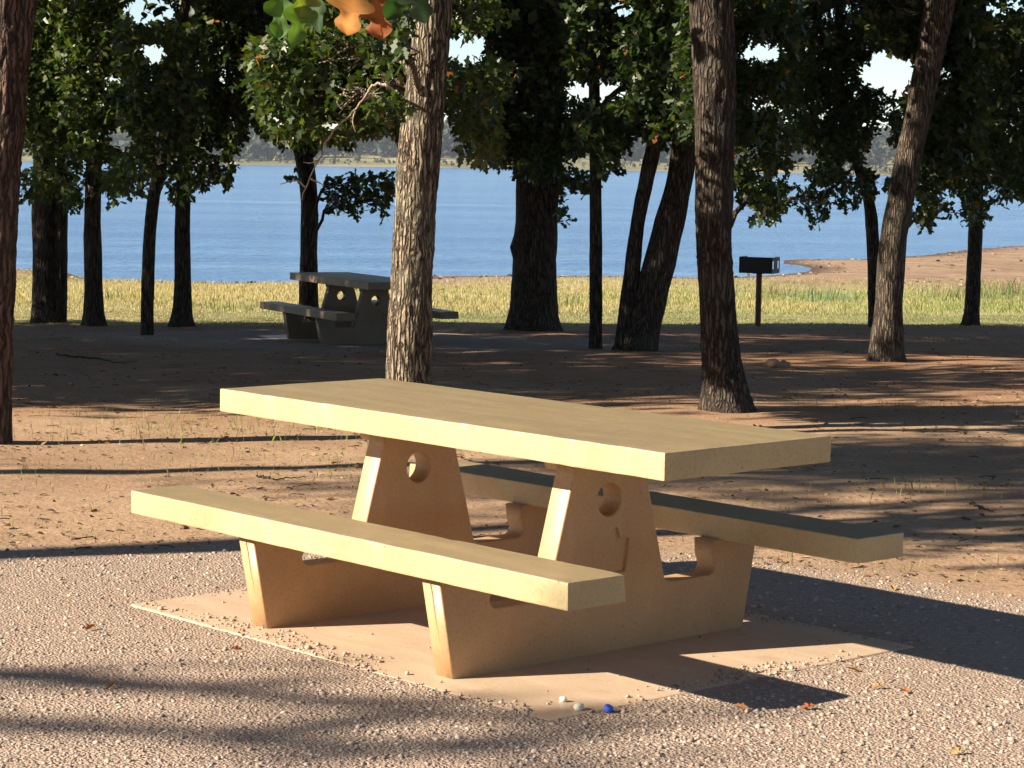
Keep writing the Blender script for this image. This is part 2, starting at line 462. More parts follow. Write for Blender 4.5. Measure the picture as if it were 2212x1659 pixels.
def poly_extrude(name, outline, holes, thick, bev=.006):
    cu = bpy.data.curves.new('profile', 'CURVE'); cu.dimensions = '2D'; cu.fill_mode = 'BOTH'
    cu.extrude = thick / 2 - bev; cu.bevel_depth = bev; cu.bevel_resolution = 1; cu.offset = -bev
    for pts in [outline] + holes:
        s = cu.splines.new('POLY'); s.points.add(len(pts) - 1); s.use_cyclic_u = True
        for a, b in zip(s.points, pts): a.co = (b[0], b[1], 0, 1)
    o = bpy.data.objects.new('tmp', cu); COL.objects.link(o)
    dg = bpy.context.evaluated_depsgraph_get()
    me = bpy.data.meshes.new_from_object(o.evaluated_get(dg)); me.name = name
    bpy.data.objects.remove(o); bpy.data.curves.remove(cu)
    # curve plane XY -> table Y/Z, extrusion along table X
    me.transform(Matrix(((0, 0, 1, 0), (1, 0, 0, 0), (0, 1, 0, 0), (0, 0, 0, 1))))
    bm = bmesh.new(); bm.from_mesh(me); bmesh.ops.remove_doubles(bm, verts=bm.verts, dist=1e-5); bmesh.ops.recalc_face_normals(bm, faces=bm.faces); bm.to_mesh(me); bm.free()
    return me

def arc(cx, cy, r, a0, a1, n=6):
    return [(cx + r * math.cos(math.radians(a0 + (a1 - a0) * k / n)), cy + r * math.sin(math.radians(a0 + (a1 - a0) * k / n))) for k in range(n + 1)]

def pedestal_meshes():
    top = HT - TT
    half = [(.667, -.02), (.735, HB - TB), (.503, HB - TB)] + arc(.503, .235, .03, 0, -90, 4) + [(.31, .205), (.273, .212), (.172, .585), (.165, .60), (.165, top)]
    half[3:8] = [(.507, .27), (.522, .235), (.516, .216), (.498, .206)]
    out = half + [(-a, b) for a, b in half[::-1]]
    hole = arc(0, .512, .055, 0, 350, 35)
    me = poly_extrude('support', out, [hole], TP)
    # sunk emblem panel on the outer face: an irregular block with an arched top and one stepped shoulder
    emb = [(-.098, .262), (-.092, .365), (-.080, .371), (-.062, .392), (-.048, .398), (-.034, .414), (.038, .416), (.046, .404), (.052, .377), (.098, .374), (.092, .33), (.080, .262)]
    cut = poly_extrude('cut', emb, [], .02, .001)
    cut.transform(Matrix.Translation((TP / 2, 0, 0)))
    a = bpy.data.objects.new('a', me); b = bpy.data.objects.new('b', cut); COL.objects.link(a); COL.objects.link(b)
    md = a.modifiers.new('b', 'BOOLEAN'); md.operation = 'DIFFERENCE'; md.object = b; md.solver = 'EXACT'
    dg = bpy.context.evaluated_depsgraph_get()
    me2 = bpy.data.meshes.new_from_object(a.evaluated_get(dg)); me2.name = 'support_emblem'
    bpy.data.objects.remove(a); bpy.data.objects.remove(b); bpy.data.meshes.remove(cut)
    return me, me2

def wobble(me, amp=.0015, s=9.0):
    V = np.empty(len(me.vertices) * 3, np.float32); me.vertices.foreach_get('co', V); V = V.reshape(-1, 3)
    for k in range(3): V[:, k] += amp * noise3(V * s + 17.3 * k)
    me.vertices.foreach_set('co', V.ravel()); me.update()

def slab_mesh(name, x0, x1, y0, y1, z0, z1, bev=.0055, seed=0):
    """cast slab: subdivided box, rounded arrises, slight unevenness and a few chipped corners"""
    r = np.random.default_rng(400 + seed)
    bm = box_bm(x0, x1, y0, y1, z0, z1)
    for ax, lo, hi, st in ((Vector((1, 0, 0)), x0, x1, .03), (Vector((0, 1, 0)), y0, y1, .05)):
        for t in np.arange(lo + st, hi - st / 2, st):
            bmesh.ops.bisect_plane(bm, geom=bm.verts[:] + bm.edges[:] + bm.faces[:], plane_co=ax * float(t), plane_no=ax, dist=1e-6)
    sharp = [e for e in bm.edges if len(e.link_faces) == 2 and e.calc_face_angle(0) > .5]
    bmesh.ops.bevel(bm, geom=sharp, offset=bev, segments=2, profile=.6, affect='EDGES')
    me = bm_mesh(name, bm)
    V = np.empty(len(me.vertices) * 3, np.float32); me.vertices.foreach_get('co', V); V = V.reshape(-1, 3).astype(float)
    c = np.array([(x0 + x1) / 2, (y0 + y1) / 2, (z0 + z1) / 2])
    for k in range(3): V[:, k] += .0011 * noise3(V * 7 + 11.3 * k + seed) + .0005 * noise3(V * 31 + 5.1 * k + seed)
    for _ in range(16):
        p = np.array([r.uniform(x0, x1), r.choice([y0, y1]), r.choice([z0, z1, z1])]) if r.random() < .75 else np.array([r.choice([x0, x1]), r.uniform(y0, y1), r.choice([z0, z1])])
        d = np.linalg.norm(V - p, axis=1); w_ = np.clip(1 - d / r.uniform(.015, .035), 0, 1) ** .7
        dn = c - p; dn[0] *= .0 if abs(p[0] - x0) > .01 and abs(p[0] - x1) > .01 else .1; dn /= np.linalg.norm(dn)
        V += (w_ * r.uniform(.003, .009))[:, None] * dn
    me.vertices.foreach_set('co', V.astype(np.float32).ravel()); me.update()
    return me

PED, PED_E = pedestal_meshes()

def build_table(name, loc, rz, mat, label, fmat):
    t = empty(name, loc, rz, label=label, category='picnic table', group='concrete picnic tables')
    link('table_top', slab_mesh('table_top', -LT / 2, LT / 2, -WT / 2, WT / 2, HT - TT, HT, seed=1), mat, t)
    for s in (-1, 1):
        link('bench_seat', slab_mesh('bench_seat', -LT / 2, LT / 2, s * OB - WB / 2, s * OB + WB / 2, HB - TB, HB, seed=4 + s), mat, t)
    for s, me in ((-1, PED), (1, PED_E)):
        me = me.copy(); me.materials.clear()
        p = link('support_frame', me, fmat, t); p.location = (s * LPP, 0, 0)
        bm = box_bm(-TP / 2 - .085, -TP / 2 + .004, -.145, .145, .605, HT - TT, .018, 3)
        link('bracket', bm_mesh('bracket', bm), fmat, p)
        for sy in (-1, 1):
            # casting seam down the sloping outer face of each foot
            bm = bmesh.new(); n_ = 8; pr = []
            for k in range(n_ + 1):
                f = .02 + .93 * k / n_; y = (.667 + f * .068) * sy; z = f * (HB - TB)
                pr.append([bm.verts.new((x + .002 * math.sin(k * 2.1), y + dy * sy, z)) for x, dy in ((-.0035, -.003), (-.002, .003), (.002, .003), (.0035, -.003))])
            for a, b in zip(pr[:-1], pr[1:]):
                for k in range(4): bm.faces.new((a[k], a[(k + 1) % 4], b[(k + 1) % 4], b[k]))
            bm.faces.new(pr[0]); bm.faces.new(pr[-1])
            link('casting_seam', bm_mesh('casting_seam', bm), fmat, p)
    return t

build_table('picnic_table', TC, TYAW, M['table'], 'sunlit tan concrete picnic table with two benches on a gravel clearing', M['frame'])
build_table('picnic_table', FC, FYAW, M['far_table'], 'shade-toned concrete picnic table in tree shade near the lake shore', M['far_table'])

def build_pad(loc, rz, y0, y1):
    xs = np.linspace(-1.12, 1.12, 40); ys = np.linspace(y0, y1, 34)
    bm = box_bm(-1.12, 1.12, y0, y1, -.14, 0.0, .008, 2)
    o = link('concrete_pad', bm_mesh('concrete_pad', bm), M['pad'], kind='structure', label='thin pinkish concrete pad under the picnic table')
    o.location = loc; o.rotation_euler = (0, 0, rz)
build_pad(TC, TYAW, -.80, .90)
build_pad(FC, FYAW, -.80, .80)

# ------------------------------------------------------------------ trees
def tube(pts, rads, nseg=10, amp=0.0, freq=3.0, seed=0.0, ridge=0.0, cap=True, flare=None):
    """tube along pts; returns V, quads. amp: lumpy outline, ridge: bark relief"""
    P = np.array([tuple(p) for p in pts], float); R_ = np.array(rads, float); n = len(P)
    T = np.gradient(P, axis=0); T /= np.linalg.norm(T, axis=1)[:, None] + 1e-9
    ref = np.array([1.0, .13, .02]) if abs(T[0, 2]) > .6 else np.array([0, 0, 1.0])
    A = np.cross(T, ref); A /= np.linalg.norm(A, axis=1)[:, None] + 1e-9; B = np.cross(T, A)
    a = np.linspace(0, 2 * np.pi, nseg, endpoint=False)
    dirs = np.cos(a)[None, :, None] * A[:, None] + np.sin(a)[None, :, None] * B[:, None]
    rr = np.repeat(R_[:, None], nseg, 1)
    if flare is not None:
        k, h, lobes, ph = flare
        hz = np.clip(1 - (P[:, 2] - P[0, 2]) / h, 0, 1) ** 2.4
        lob = 1 + .45 * np.cos(lobes * a + ph) + .25 * np.cos((lobes + 2) * a + 2.1 * ph)
        rr = rr * (1 + k * hz[:, None] * lob[None])
    V = P[:, None] + dirs * rr[:, :, None]
    flat = V.reshape(-1, 3)
    d = np.zeros(len(flat))
    if amp: d += amp * noise3(flat * freq + seed)
    if ridge:
        q = flat * np.array([24, 24, 2.8]) + seed; q = q + 1.1 * noise3(flat * 7 + seed)[:, None]
        d += ridge * (1 - 2.2 * np.abs(noise3(q))) + ridge * .5 * noise3(q * 2.3)
    V = V + dirs * (d.reshape(n, nseg) * np.minimum(1, rr / (R_.max() + 1e-9)))[:, :, None]
    V = V.reshape(-1, 3)
    i = np.arange(n - 1)[:, None] * nseg; j = np.arange(nseg)[None]; j2 = (j + 1) % nseg
    Q = np.stack([i + j, i + j2, i + nseg + j2, i + nseg + j], -1).reshape(-1, 4)
    return V, Q

def tubes_mesh(name, lst):
    Vs, Qs, k = [], [], 0
    for V, Q in lst:
        Vs.append(V); Qs.append(Q + k); k += len(V)
    Q = np.vstack(Qs)
    return mesh_np(name, np.vstack(Vs), Q.ravel(), np.full(len(Q), 4), True)

def spline(pts, n):
    """Catmull-Rom through pts (tuples of any length), n samples"""
    P = np.array(pts, float); P = np.vstack([2 * P[0] - P[1], P, 2 * P[-1] - P[-2]])
    t = np.linspace(0, len(P) - 3 - 1e-6, n); k = t.astype(int); f = (t - k)[:, None]
    a, b, c, d = P[k], P[k + 1], P[k + 2], P[k + 3]
    return .5 * (2 * b + (c - a) * f + (2 * a - 5 * b + 4 * c - d) * f ** 2 + (3 * b - a - 3 * c + d) * f ** 3)

# lobed oak leaf outlines, base at origin, tip along +X
OAK = np.array([(0, 0), (.10, .035), (.20, .11), (.30, .20), (.36, .10), (.46, .14), (.58, .31), (.70, .24), (.68, .13), (.82, .17), (.95, .09), (1, 0)])
OAK_FULL = np.vstack([OAK, (OAK[1:-1] * [1, -1])[::-1]])
OAK_S = np.array([(0, 0), (.28, .20), (.40, .08), (.62, .30), (.74, .13), (1, .06), (.94, -.12), (.70, -.10), (.56, -.29), (.38, -.08), (.24, -.18)])
OAK_M = np.array([(0, 0), (.30, .22), (.46, .10), (.68, .29), (1, .03), (.62, -.30), (.43, -.10), (.26, -.20)])
OAK_T = np.array([(0, 0), (.35, .22), (.62, .25), (1, .0), (.60, -.26), (.32, -.2)])

def leaves(cent, axis, nrm, size, outline, cols, fold=.18):
    """many leaves as one mesh: cent (n,3) stem points, axis (n,3) direction, nrm (n,3) face direction"""
    n = len(cent)
    ax = axis / (np.linalg.norm(axis, axis=1)[:, None] + 1e-9)
    sd = np.cross(nrm, ax); sd /= np.linalg.norm(sd, axis=1)[:, None] + 1e-9; up = np.cross(ax, sd)
    o = outline; m = len(o)
    lz = -fold * (o[:, 0] ** 2) + fold * np.abs(o[:, 1]) * .8
    V = cent[:, None] + size[:, None, None] * (o[None, :, 0, None] * ax[:, None] + o[None, :, 1, None] * sd[:, None] + lz[None, :, None] * up[:, None])
    idx = np.arange(n * m)
    return V.reshape(-1, 3), idx, np.full(n, m), np.repeat(cols, m, 0)

def leaf_colors(n, r, orange=.02, bright=1.0, yellow=.18):
    g = r.uniform(.5, 1.15, n)[:, None]
    c = np.array([.032, .056, .013]) * g * bright
    y = r.random(n) < yellow; c[y] = np.array([.078, .09, .018]) * g[y] * bright
    o = r.random(n) < orange; c[o] = np.array([.36, .12, .025]) * g[o]
    return c

def sprigs(cent, r, per=8, size=.115, droop=.25, spread=1.0):
    """rosettes of leaves round each centre -> arrays for leaves()"""
    n = len(cent)
    d0 = r.normal(size=(n, 3)); d0[:, 2] -= droop; d0 /= np.linalg.norm(d0, axis=1)[:, None]
    C = np.repeat(cent, per, 0); D = np.repeat(d0, per, 0)
    a = r.normal(size=C.shape) * spread + D * .75; a[:, 2] -= droop * .6; a /= np.linalg.norm(a, axis=1)[:, None]
    nr = r.normal(size=C.shape) * .7; nr[:, 2] += .9
    s = size * r.uniform(.65, 1.25, len(C))
    C = C + D * (r.uniform(-.09, .09, len(C)))[:, None]
    return C, a, nr, s

def foliage_mesh(name, cent, r, per=8, size=.115, outline=OAK_S, orange=.02, bright=1.0, yellow=.18, droop=.25):
    C, a, nr, s = sprigs(cent, r, per, size, droop)
    V, I, cnt, col = leaves(C, a, nr, s, outline, leaf_colors(len(C), r, orange, bright, yellow))
    me = mesh_np(name, V, I, cnt); color_attr(me, 'Col', col); return me

# upper crowns: three shared shapes, unit: metres, origin at crown base centre
def crown_points(r, n, rad, h, lump=.75):
    """clumpy ellipsoid volume"""
    k = 26
    u = r.normal(size=(k, 3)); u /= np.linalg.norm(u, axis=1)[:, None]
    cl = u * r.uniform(.45, .92, k)[:, None] * np.array([rad, rad, h / 2]) + np.array([0, 0, h / 2])
    w_ = r.integers(0, k, n)
    p = cl[w_] + r.normal(size=(n, 3)) * np.array([lump, lump, lump * .7])
    p[:, 2] = np.maximum(p[:, 2], .05 * r.random(n))
    return p, cl

CROWNS = []
for k in range(3):
    r = np.random.default_rng(100 + k)
    p, cl = crown_points(r, 1250, 2.0, 5.6)
    CROWNS.append((foliage_mesh('crown', p, r, 7, .17, OAK_T, .015, .95), cl))
    CROWNS[-1][0].materials.append(M['leaf'])

GROUND_Z = gz
def crown_limbs(top, cl, off, scale, r):
    """limbs from the trunk's upper end into the crown clumps (world coordinates)"""
    out = []
    for c in cl[:14]:
        e = np.array(off) + c * scale
        s = np.array(top) + np.array([0, 0, r.uniform(-.9, .5)])
        m = (s + e) / 2 + np.array([r.normal() * .15, r.normal() * .15, -.2])
        q = spline([s, m, e], 9); out.append(tube(q, np.linspace(.055, .012, 9), 6))
    return out

def in_gap(px, py):
    for gx, gy, rx, ry in GAPS:
        if ((px - gx) / rx) ** 2 + ((py - gy) / ry) ** 2 < 1: return True
    return False
GAPS = [(1930, 158, 66, 52), (2045, 150, 22, 26), (328, 22, 66, 40), (330, 112, 36, 30), (1004, 102, 54, 48), (1290, 196, 84, 34), (1645, 112, 64, 36), (1640, 214, 46, 13),
        (2160, 12, 64, 26), (600, 60, 22, 34), (250, 165, 22, 14), (960, 325, 40, 70), (815, 300, 60, 22), (250, 290, 34, 26), (1905, 330, 32, 66), (1395, 325, 40, 34), (1740, 345, 30, 28), (1345, 20, 46, 24), (1815, 20, 40, 14)]

def low_foliage(areas, D, dlo, dhi, r):
    """areas: (x0, x1, y0, y1, sprigs) in picture units round the tree; each sprig gets its own depth inside the crown"""
    out = []
    for ar in areas:
        x0, x1, y0, y1, n = ar[:5]; dl, dh = ar[5:7] if len(ar) > 5 else (dlo, dhi)
        n = int(n * (3.0 if n > 150 else 1.3)); k = 0; tries = 0
        while k < n and tries < n * 20:
            tries += 1
            x, y = r.uniform(x0, x1), r.uniform(y0, y1)
            # rounded lower outline, broken up by noise
            u = (x - x0) / (x1 - x0) * 2 - 1
            lim = y1 - (y1 - y0) * .5 * u ** 4 - 34 * max(0, float(n2([x], [y0], .03, D)[0]))
            if y > lim or in_gap(x, y): continue
            if y > 130 and float(noise3(np.array([[x / 55., y / 42., D * 3.1]]))[0]) < -.42: continue
            d = D + r.uniform(dl, dh)
            out.append(tuple(at(x, y, d))); k += 1
    return np.array(out)

def branch_to(trunk, target, r, r0=.03, sag=.12):
    """branch from the nearest suitable trunk point towards target; trunk: (n,4) x y z radius"""
    T = np.asarray(trunk); t = np.array(target)
    d = np.hypot(T[:, 0] - t[0], T[:, 1] - t[1]); want = t[2] - .35 * d
    k = int(np.argmin(np.abs(T[:, 2] - want) + .2 * d)); s = T[k, :3]
    m = s * .5 + t * .5; m[2] += sag * np.linalg.norm(t - s); m += r.normal(size=3) * .06
    q = spline([s, m, t], 10)
    q[1:-1] += r.normal(size=(8, 3)) * .018
    return q, np.linspace(min(r0, T[k, 3] * .8), .006, 10)

def oak(name, stems, D, label, mat='bark_shaded', crown=0, crown_base=3.9, crown_scale=(1, 1, 1), crown_shift=(0, -1.6), areas=(), dlo=-1.8, dhi=.5,
        per=8, leaf=.115, detail=False, seed=1, flare=(.75, .9, 3, .4), orange=.006, bright=1.0, yellow=.18, n_branch=7, group='oaks growing between the tables and the shore', extra=None, top=6.5, burl=None):
    """stems: list of polylines [(px, py, width px), ...] from the ground up, all at distance D"""
    r = np.random.default_rng(seed)
    b = at(stems[0][0][0], stems[0][0][1], D); bz = gz(b.x, D)
    root = empty(name, (b.x, D, bz), 0, label=label, category='tree', group=group)
    off = np.array([b.x, D, bz])
    trunk_pts = []; first = None
    for si, st in enumerate(stems):
        pts = []
        for k, (px, py, wd) in enumerate(st):
            q = at(px, py, D); pts.append((q.x, q.y, q.z, wd / F * D / 2))
        pts[0] = (pts[0][0], pts[0][1], bz - .12 if si == 0 or pts[0][2] < bz + .15 else pts[0][2], pts[0][3])
        l_ = np.array(pts[-1]); dirn = (l_ - np.array(pts[-2])); dirn[:3] /= np.linalg.norm(dirn[:3]) + 1e-9
        while pts[-1][2] < top:
            z = pts[-1]; pts.append((z[0] + dirn[0] * .5 + r.normal() * .05, z[1] - .06 + r.normal() * .05, z[2] + .8, max(z[3] * .86, .03)))
        n = 150 if detail else 46
        q = spline(pts, n); rad = np.maximum(q[:, 3], .012)
        q3 = q[:, :3] - off
        V, Q = tube(q3, rad, 72 if detail else 22, rad.max() * .09, 2.4, seed + si * 7.1, .011 if detail else .006, flare=flare if si == 0 else None)
        if burl is not None and si == 0:
            bc = np.array(at(burl[0], burl[1], D)) - off; bc[1] -= .05
            dd = np.linalg.norm((V - bc) * np.array([1, .6, .9]), axis=1); w_ = np.exp(-(dd / burl[2]) ** 2)
            V[:, 0] += w_ * burl[3]
        me = mesh_np('trunk', V, Q.ravel(), np.full(len(Q), 4), True)
        link('trunk' if si == 0 else 'stem', me, M[mat], root)
        trunk_pts.append(q)
    allp = np.vstack(trunk_pts)
    # upper crown
    me, cl = CROWNS[crown]
    up = allp[np.argmax(allp[:, 2])]
    c = link('crown', me, None, root, kind='stuff')
    rz = r.uniform(0, 6.28); c.rotation_euler = (0, 0, rz); c.scale = crown_scale
    cb = np.array([up[0] + crown_shift[0], D + crown_shift[1], bz + crown_base]); c.location = cb - off
    cc = cl.copy(); cs, sn = math.cos(rz), math.sin(rz)
    cc = np.c_[cc[:, 0] * cs - cc[:, 1] * sn, cc[:, 0] * sn + cc[:, 1] * cs, cc[:, 2]]
    tops = crown_limbs(up[:3] - off - np.array([0, 0, 1.6]), cc, cb - off, np.array(crown_scale), r)
    link('limbs', tubes_mesh('limbs', tops), M[mat], root, kind='stuff')
    # low foliage in view
    if areas:
        cent = low_foliage(areas, D, dlo, dhi, r)
        if len(cent):
            me = foliage_mesh('foliage', cent - off, r, per, leaf, OAK_S if D < 20 else OAK_M, orange, bright, yellow)
            link('foliage', me, M['leaf'], root, kind='stuff')
            idx = r.choice(len(cent), min(n_branch, len(cent)), replace=False); tw = []
            for i in idx:
                q, rd = branch_to(allp, cent[i], r)
                link('branch', tubes_mesh('branch', [tube(q - off, rd, 7)]), M[mat], root)
                near = cent[np.argsort(np.linalg.norm(cent - cent[i], axis=1))[:16]]
                for e in near:
                    s = q[r.integers(4, 9)]; m = (s + e) / 2 + r.normal(size=3) * .05
                    if np.linalg.norm(e - s) < 1.3: tw.append(tube(spline([s, m, e], 5) - off, np.linspace(.008, .003, 5), 4))
            if tw: link('twigs', tubes_mesh('twigs', tw), M[mat], root, kind='stuff')
    if extra: extra(root, off, allp, r)
    return root

def depth_of(px, py):
    hy = 353.5 + (px - 1106) * math.tan(ROLL); return 1.314 / ((py - hy) / F - .0299)

K = dict
# left group by the shore
oak('oak_tree', [[(97, 697, 56), (96, 560, 50), (95, 430, 48), (98, 250, 44), (108, 60, 40)], [(128, 694, 32), (131, 560, 29), (132, 430, 27), (142, 250, 24), (160, 40, 20)]], 30.75,
    'dark double-trunked oak on the grass edge, one stem thick and one slim', crown=0, areas=[(-60, 190, -30, 300, 420), (60, 180, 230, 430, 130), (38, 80, 370, 445, 14), (140, 190, 410, 466, 20)], seed=11, flare=(.35, .5, 3, 0), yellow=.4, bright=1.2)
oak('oak_tree', [[(202, 703, 44), (201, 600, 39), (200, 450, 35), (205, 300, 32), (212, 100, 28)]], 30.1,
    'straight dark oak standing right of the double-trunked oak', crown=1, areas=[(120, 310, -30, 340, 380), (180, 330, 250, 430, 110)], seed=12, flare=(.5, .5, 4, 1), yellow=.4, bright=1.2)
oak('oak_tree', [[(318, 726, 27), (319, 640, 27), (322, 540, 26), (330, 440, 26), (348, 350, 28), (364, 250, 26), (376, 160, 24), (392, 60, 20)]], 27.5,
    'slender oak leaning to the right beside the straight dark oaks', crown=2, crown_scale=(.75, .75, .9), areas=[(250, 440, 60, 330, 170), (240, 345, 330, 425, 40)], seed=13, flare=(.15, .4, 3, 2), yellow=.4, bright=1.15)
oak('oak_tree', [[(392, 706, 46), (394, 640, 38), (394, 500, 33), (398, 350, 31), (402, 200, 28), (408, 30, 26)]], 30.2,
    'dark oak with leaf skirt low on its trunk, beside the leaning slender oak', crown=0, areas=[(340, 560, -30, 330, 420), (350, 445, 300, 440, 60), (430, 502, 330, 402, 40)], seed=14, flare=(.7, .5, 3, -.8), yellow=.35, bright=1.1)
oak('oak_tree', [[(668, 700, 44), (667, 560, 38), (668, 440, 36), (655, 330, 40), (638, 280, 34), (620, 200, 26)], [(658, 340, 30), (700, 290, 26), (735, 230, 22), (760, 120, 18)]], 31.6,
    'oak rising behind the shaded picnic table, forking low into two stems', crown=1, areas=[(500, 880, -30, 325, 620), (690, 850, 378, 466, 46), (760, 850, 380, 440, 20), (610, 650, 375, 400, 3)], seed=15, flare=(.3, .5, 3, 0), n_branch=10)
oak('oak_tree', [[(1152, 713, 112), (1153, 650, 104), (1155, 560, 95), (1160, 420, 90), (1160, 250, 86), (1158, 60, 78)]], 31.0,
    'thick-trunked old oak with a knob on its trunk by the grass edge', crown=2, crown_scale=(1.25, 1.25, 1.1), areas=[(960, 1340, -30, 345, 900), (1060, 1250, 230, 395, 120), (1205, 1290, 370, 432, 30), (1208, 1226, 430, 500, 6)], seed=16, flare=(.28, .5, 4, .6), n_branch=10, burl=(1112, 527, .075, -.075))
oak('oak_tree', [[(1287, 753, 28), (1287, 640, 27), (1287, 500, 26), (1286, 340, 24), (1284, 200, 22), (1283, 0, 20)]], 26.25,
    'pole-thin straight oak beside the forked leaning oak', crown=0, crown_scale=(1.0, 1.0, 1.0), areas=[(1225, 1400, -30, 330, 240), (1280, 1345, 320, 380, 14)], seed=17, flare=(.25, .4, 3, 0))
oak('oak_tree', [[(1374, 758, 78), (1394, 690, 72), (1414, 610, 70), (1442, 500, 64), (1462, 420, 58), (1476, 333, 54), (1486, 200, 46), (1494, 60, 40)], [(1346, 735, 44), (1360, 640, 38), (1368, 560, 33), (1375, 500, 31), (1387, 433, 31), (1409, 333, 33), (1428, 250, 28), (1448, 60, 22)]], 25.9,
    'forked oak with two stems leaning right from one base', crown=1, areas=[(1340, 1530, -30, 300, 330), (1350, 1450, 200, 330, 50)], seed=18, flare=(.38, .8, 3, 2.6))
oak('oak_tree', [[(1893, 700, 32), (1888, 600, 27), (1884, 500, 27), (1876, 430, 24), (1848, 340, 20), (1830, 260, 16)]], 33.8,
    'thin crooked oak standing behind the leaning right-hand oak', crown=2, crown_scale=(.8, .8, .9), areas=[(1690, 1900, -30, 390, 480), (1720, 1800, 400, 478, 34), (1790, 1890, 370, 452, 46), (1890, 1960, 200, 420, 60)], seed=20, flare=(.2, .4, 3, 0), yellow=.25)
oak('oak_tree', [[(1914, 780, 70), (1916, 720, 64), (1920, 650, 60), (1933, 500, 57), (1958, 360, 55), (1990, 220, 56), (2012, 100, 60), (2030, 0, 64)]], 24.46,
    'stout oak leaning right with a sunlit patch at its foot', mat='bark_half_lit', crown=0, areas=[(1860, 2140, -40, 110, 200), (1960, 2130, 60, 390, 330), (1960, 2045, 370, 490, 60)], seed=21, dlo=.1, dhi=1.6, flare=(.35, .7, 4, 1.5), bright=.95)
oak('oak_tree', [[(2098, 703, 36), (2103, 600, 31), (2107, 500, 30), (2110, 380, 28), (2114, 200, 24), (2120, 20, 20)]], 34.6,
    'slim oak at the grass edge on the side nearest the sandy bank', crown=1, areas=[(2000, 2290, -30, 380, 520), (2052, 2140, 360, 498, 56), (2125, 2230, 370, 442, 40)], seed=22, flare=(.5, .4, 3, 3.0))
oak('oak_tree', [[(2330, 720, 60), (2325, 500, 52), (2320, 300, 46), (2310, 100, 40)]], 31.0,
    'oak whose outer leaves hang in past the slim oak at the sandy bank', crown=2, areas=[(2090, 2420, 10, 420, 480)], seed=23, orange=.015, yellow=.3)

# the three nearer trees
def near_extras(root, off, allp, r):
    # bare dead twig hanging in front of the lake
    D = 14.3
    main = [at(872, 216, 14.95), at(845, 192, D), at(822, 181, D), at(800, 190, D), at(785, 215, D), at(768, 238, D), at(735, 268, D), at(706, 304, D), at(690, 345, D), at(668, 385, D), at(652, 432, D)]
    q = spline([tuple(x) for x in main], 40); q[:, :] += r.normal(size=q.shape) * .004
    tw = link('dead_branch', tubes_mesh('dead_branch', [tube(q - off, np.linspace(.011, .0035, 40), 7)]), M['twig'], root, label='pale bare dead branch curving down from the trunk')
    for a, b, c in [((785, 215), (812, 208), (838, 216)), ((785, 215), (800, 205), (828, 200)), ((735, 268), (722, 262), (706, 266)), ((690, 345), (672, 352), (655, 350)), ((668, 385), (690, 395), (700, 402)), ((660, 405), (640, 390), (605, 398)), ((768, 238), (762, 262), (768, 285))]:
        q = spline([tuple(at(*p_, D)) for p_ in (a, b, c)], 9)
        link('twig', tubes_mesh('twig', [tube(q - off, np.linspace(.007, .0025, 9), 5)]), M['twig'], tw)
    # a dark knot hole low on the trunk
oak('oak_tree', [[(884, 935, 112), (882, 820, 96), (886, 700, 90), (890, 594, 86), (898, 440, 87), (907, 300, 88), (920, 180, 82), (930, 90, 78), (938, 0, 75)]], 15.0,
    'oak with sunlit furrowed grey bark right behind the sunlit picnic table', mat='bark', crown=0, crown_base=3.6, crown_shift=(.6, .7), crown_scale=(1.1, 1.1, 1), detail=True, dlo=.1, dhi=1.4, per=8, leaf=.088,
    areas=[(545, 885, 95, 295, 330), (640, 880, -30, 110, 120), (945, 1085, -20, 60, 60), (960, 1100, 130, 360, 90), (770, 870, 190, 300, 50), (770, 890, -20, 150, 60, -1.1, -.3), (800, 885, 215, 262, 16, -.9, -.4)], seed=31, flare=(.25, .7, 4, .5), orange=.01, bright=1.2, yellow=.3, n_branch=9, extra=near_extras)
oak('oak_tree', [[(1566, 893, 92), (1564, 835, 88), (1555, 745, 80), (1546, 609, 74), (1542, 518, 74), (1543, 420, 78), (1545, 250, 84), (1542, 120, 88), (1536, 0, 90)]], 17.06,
    'dark oak with one spreading root, standing beyond the far corner of the sunlit table', crown=1, crown_base=3.7, crown_shift=(.4, .4), detail=True, mat='bark_shaded', dlo=.15, dhi=1.5, leaf=.092, bright=.85,
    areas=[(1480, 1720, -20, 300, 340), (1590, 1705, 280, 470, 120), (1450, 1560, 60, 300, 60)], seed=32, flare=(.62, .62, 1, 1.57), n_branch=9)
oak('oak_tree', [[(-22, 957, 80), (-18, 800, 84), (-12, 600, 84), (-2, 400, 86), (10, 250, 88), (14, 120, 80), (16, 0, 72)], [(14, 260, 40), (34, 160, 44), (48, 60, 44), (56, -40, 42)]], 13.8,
    'reddish brown oak trunk at the edge of the gravel, forking overhead', mat='bark_red', crown=2, crown_base=4.6, crown_shift=(0, 0), crown_scale=(.8, .8, .8), detail=True, seed=33, flare=(.2, .5, 3, 1.0))

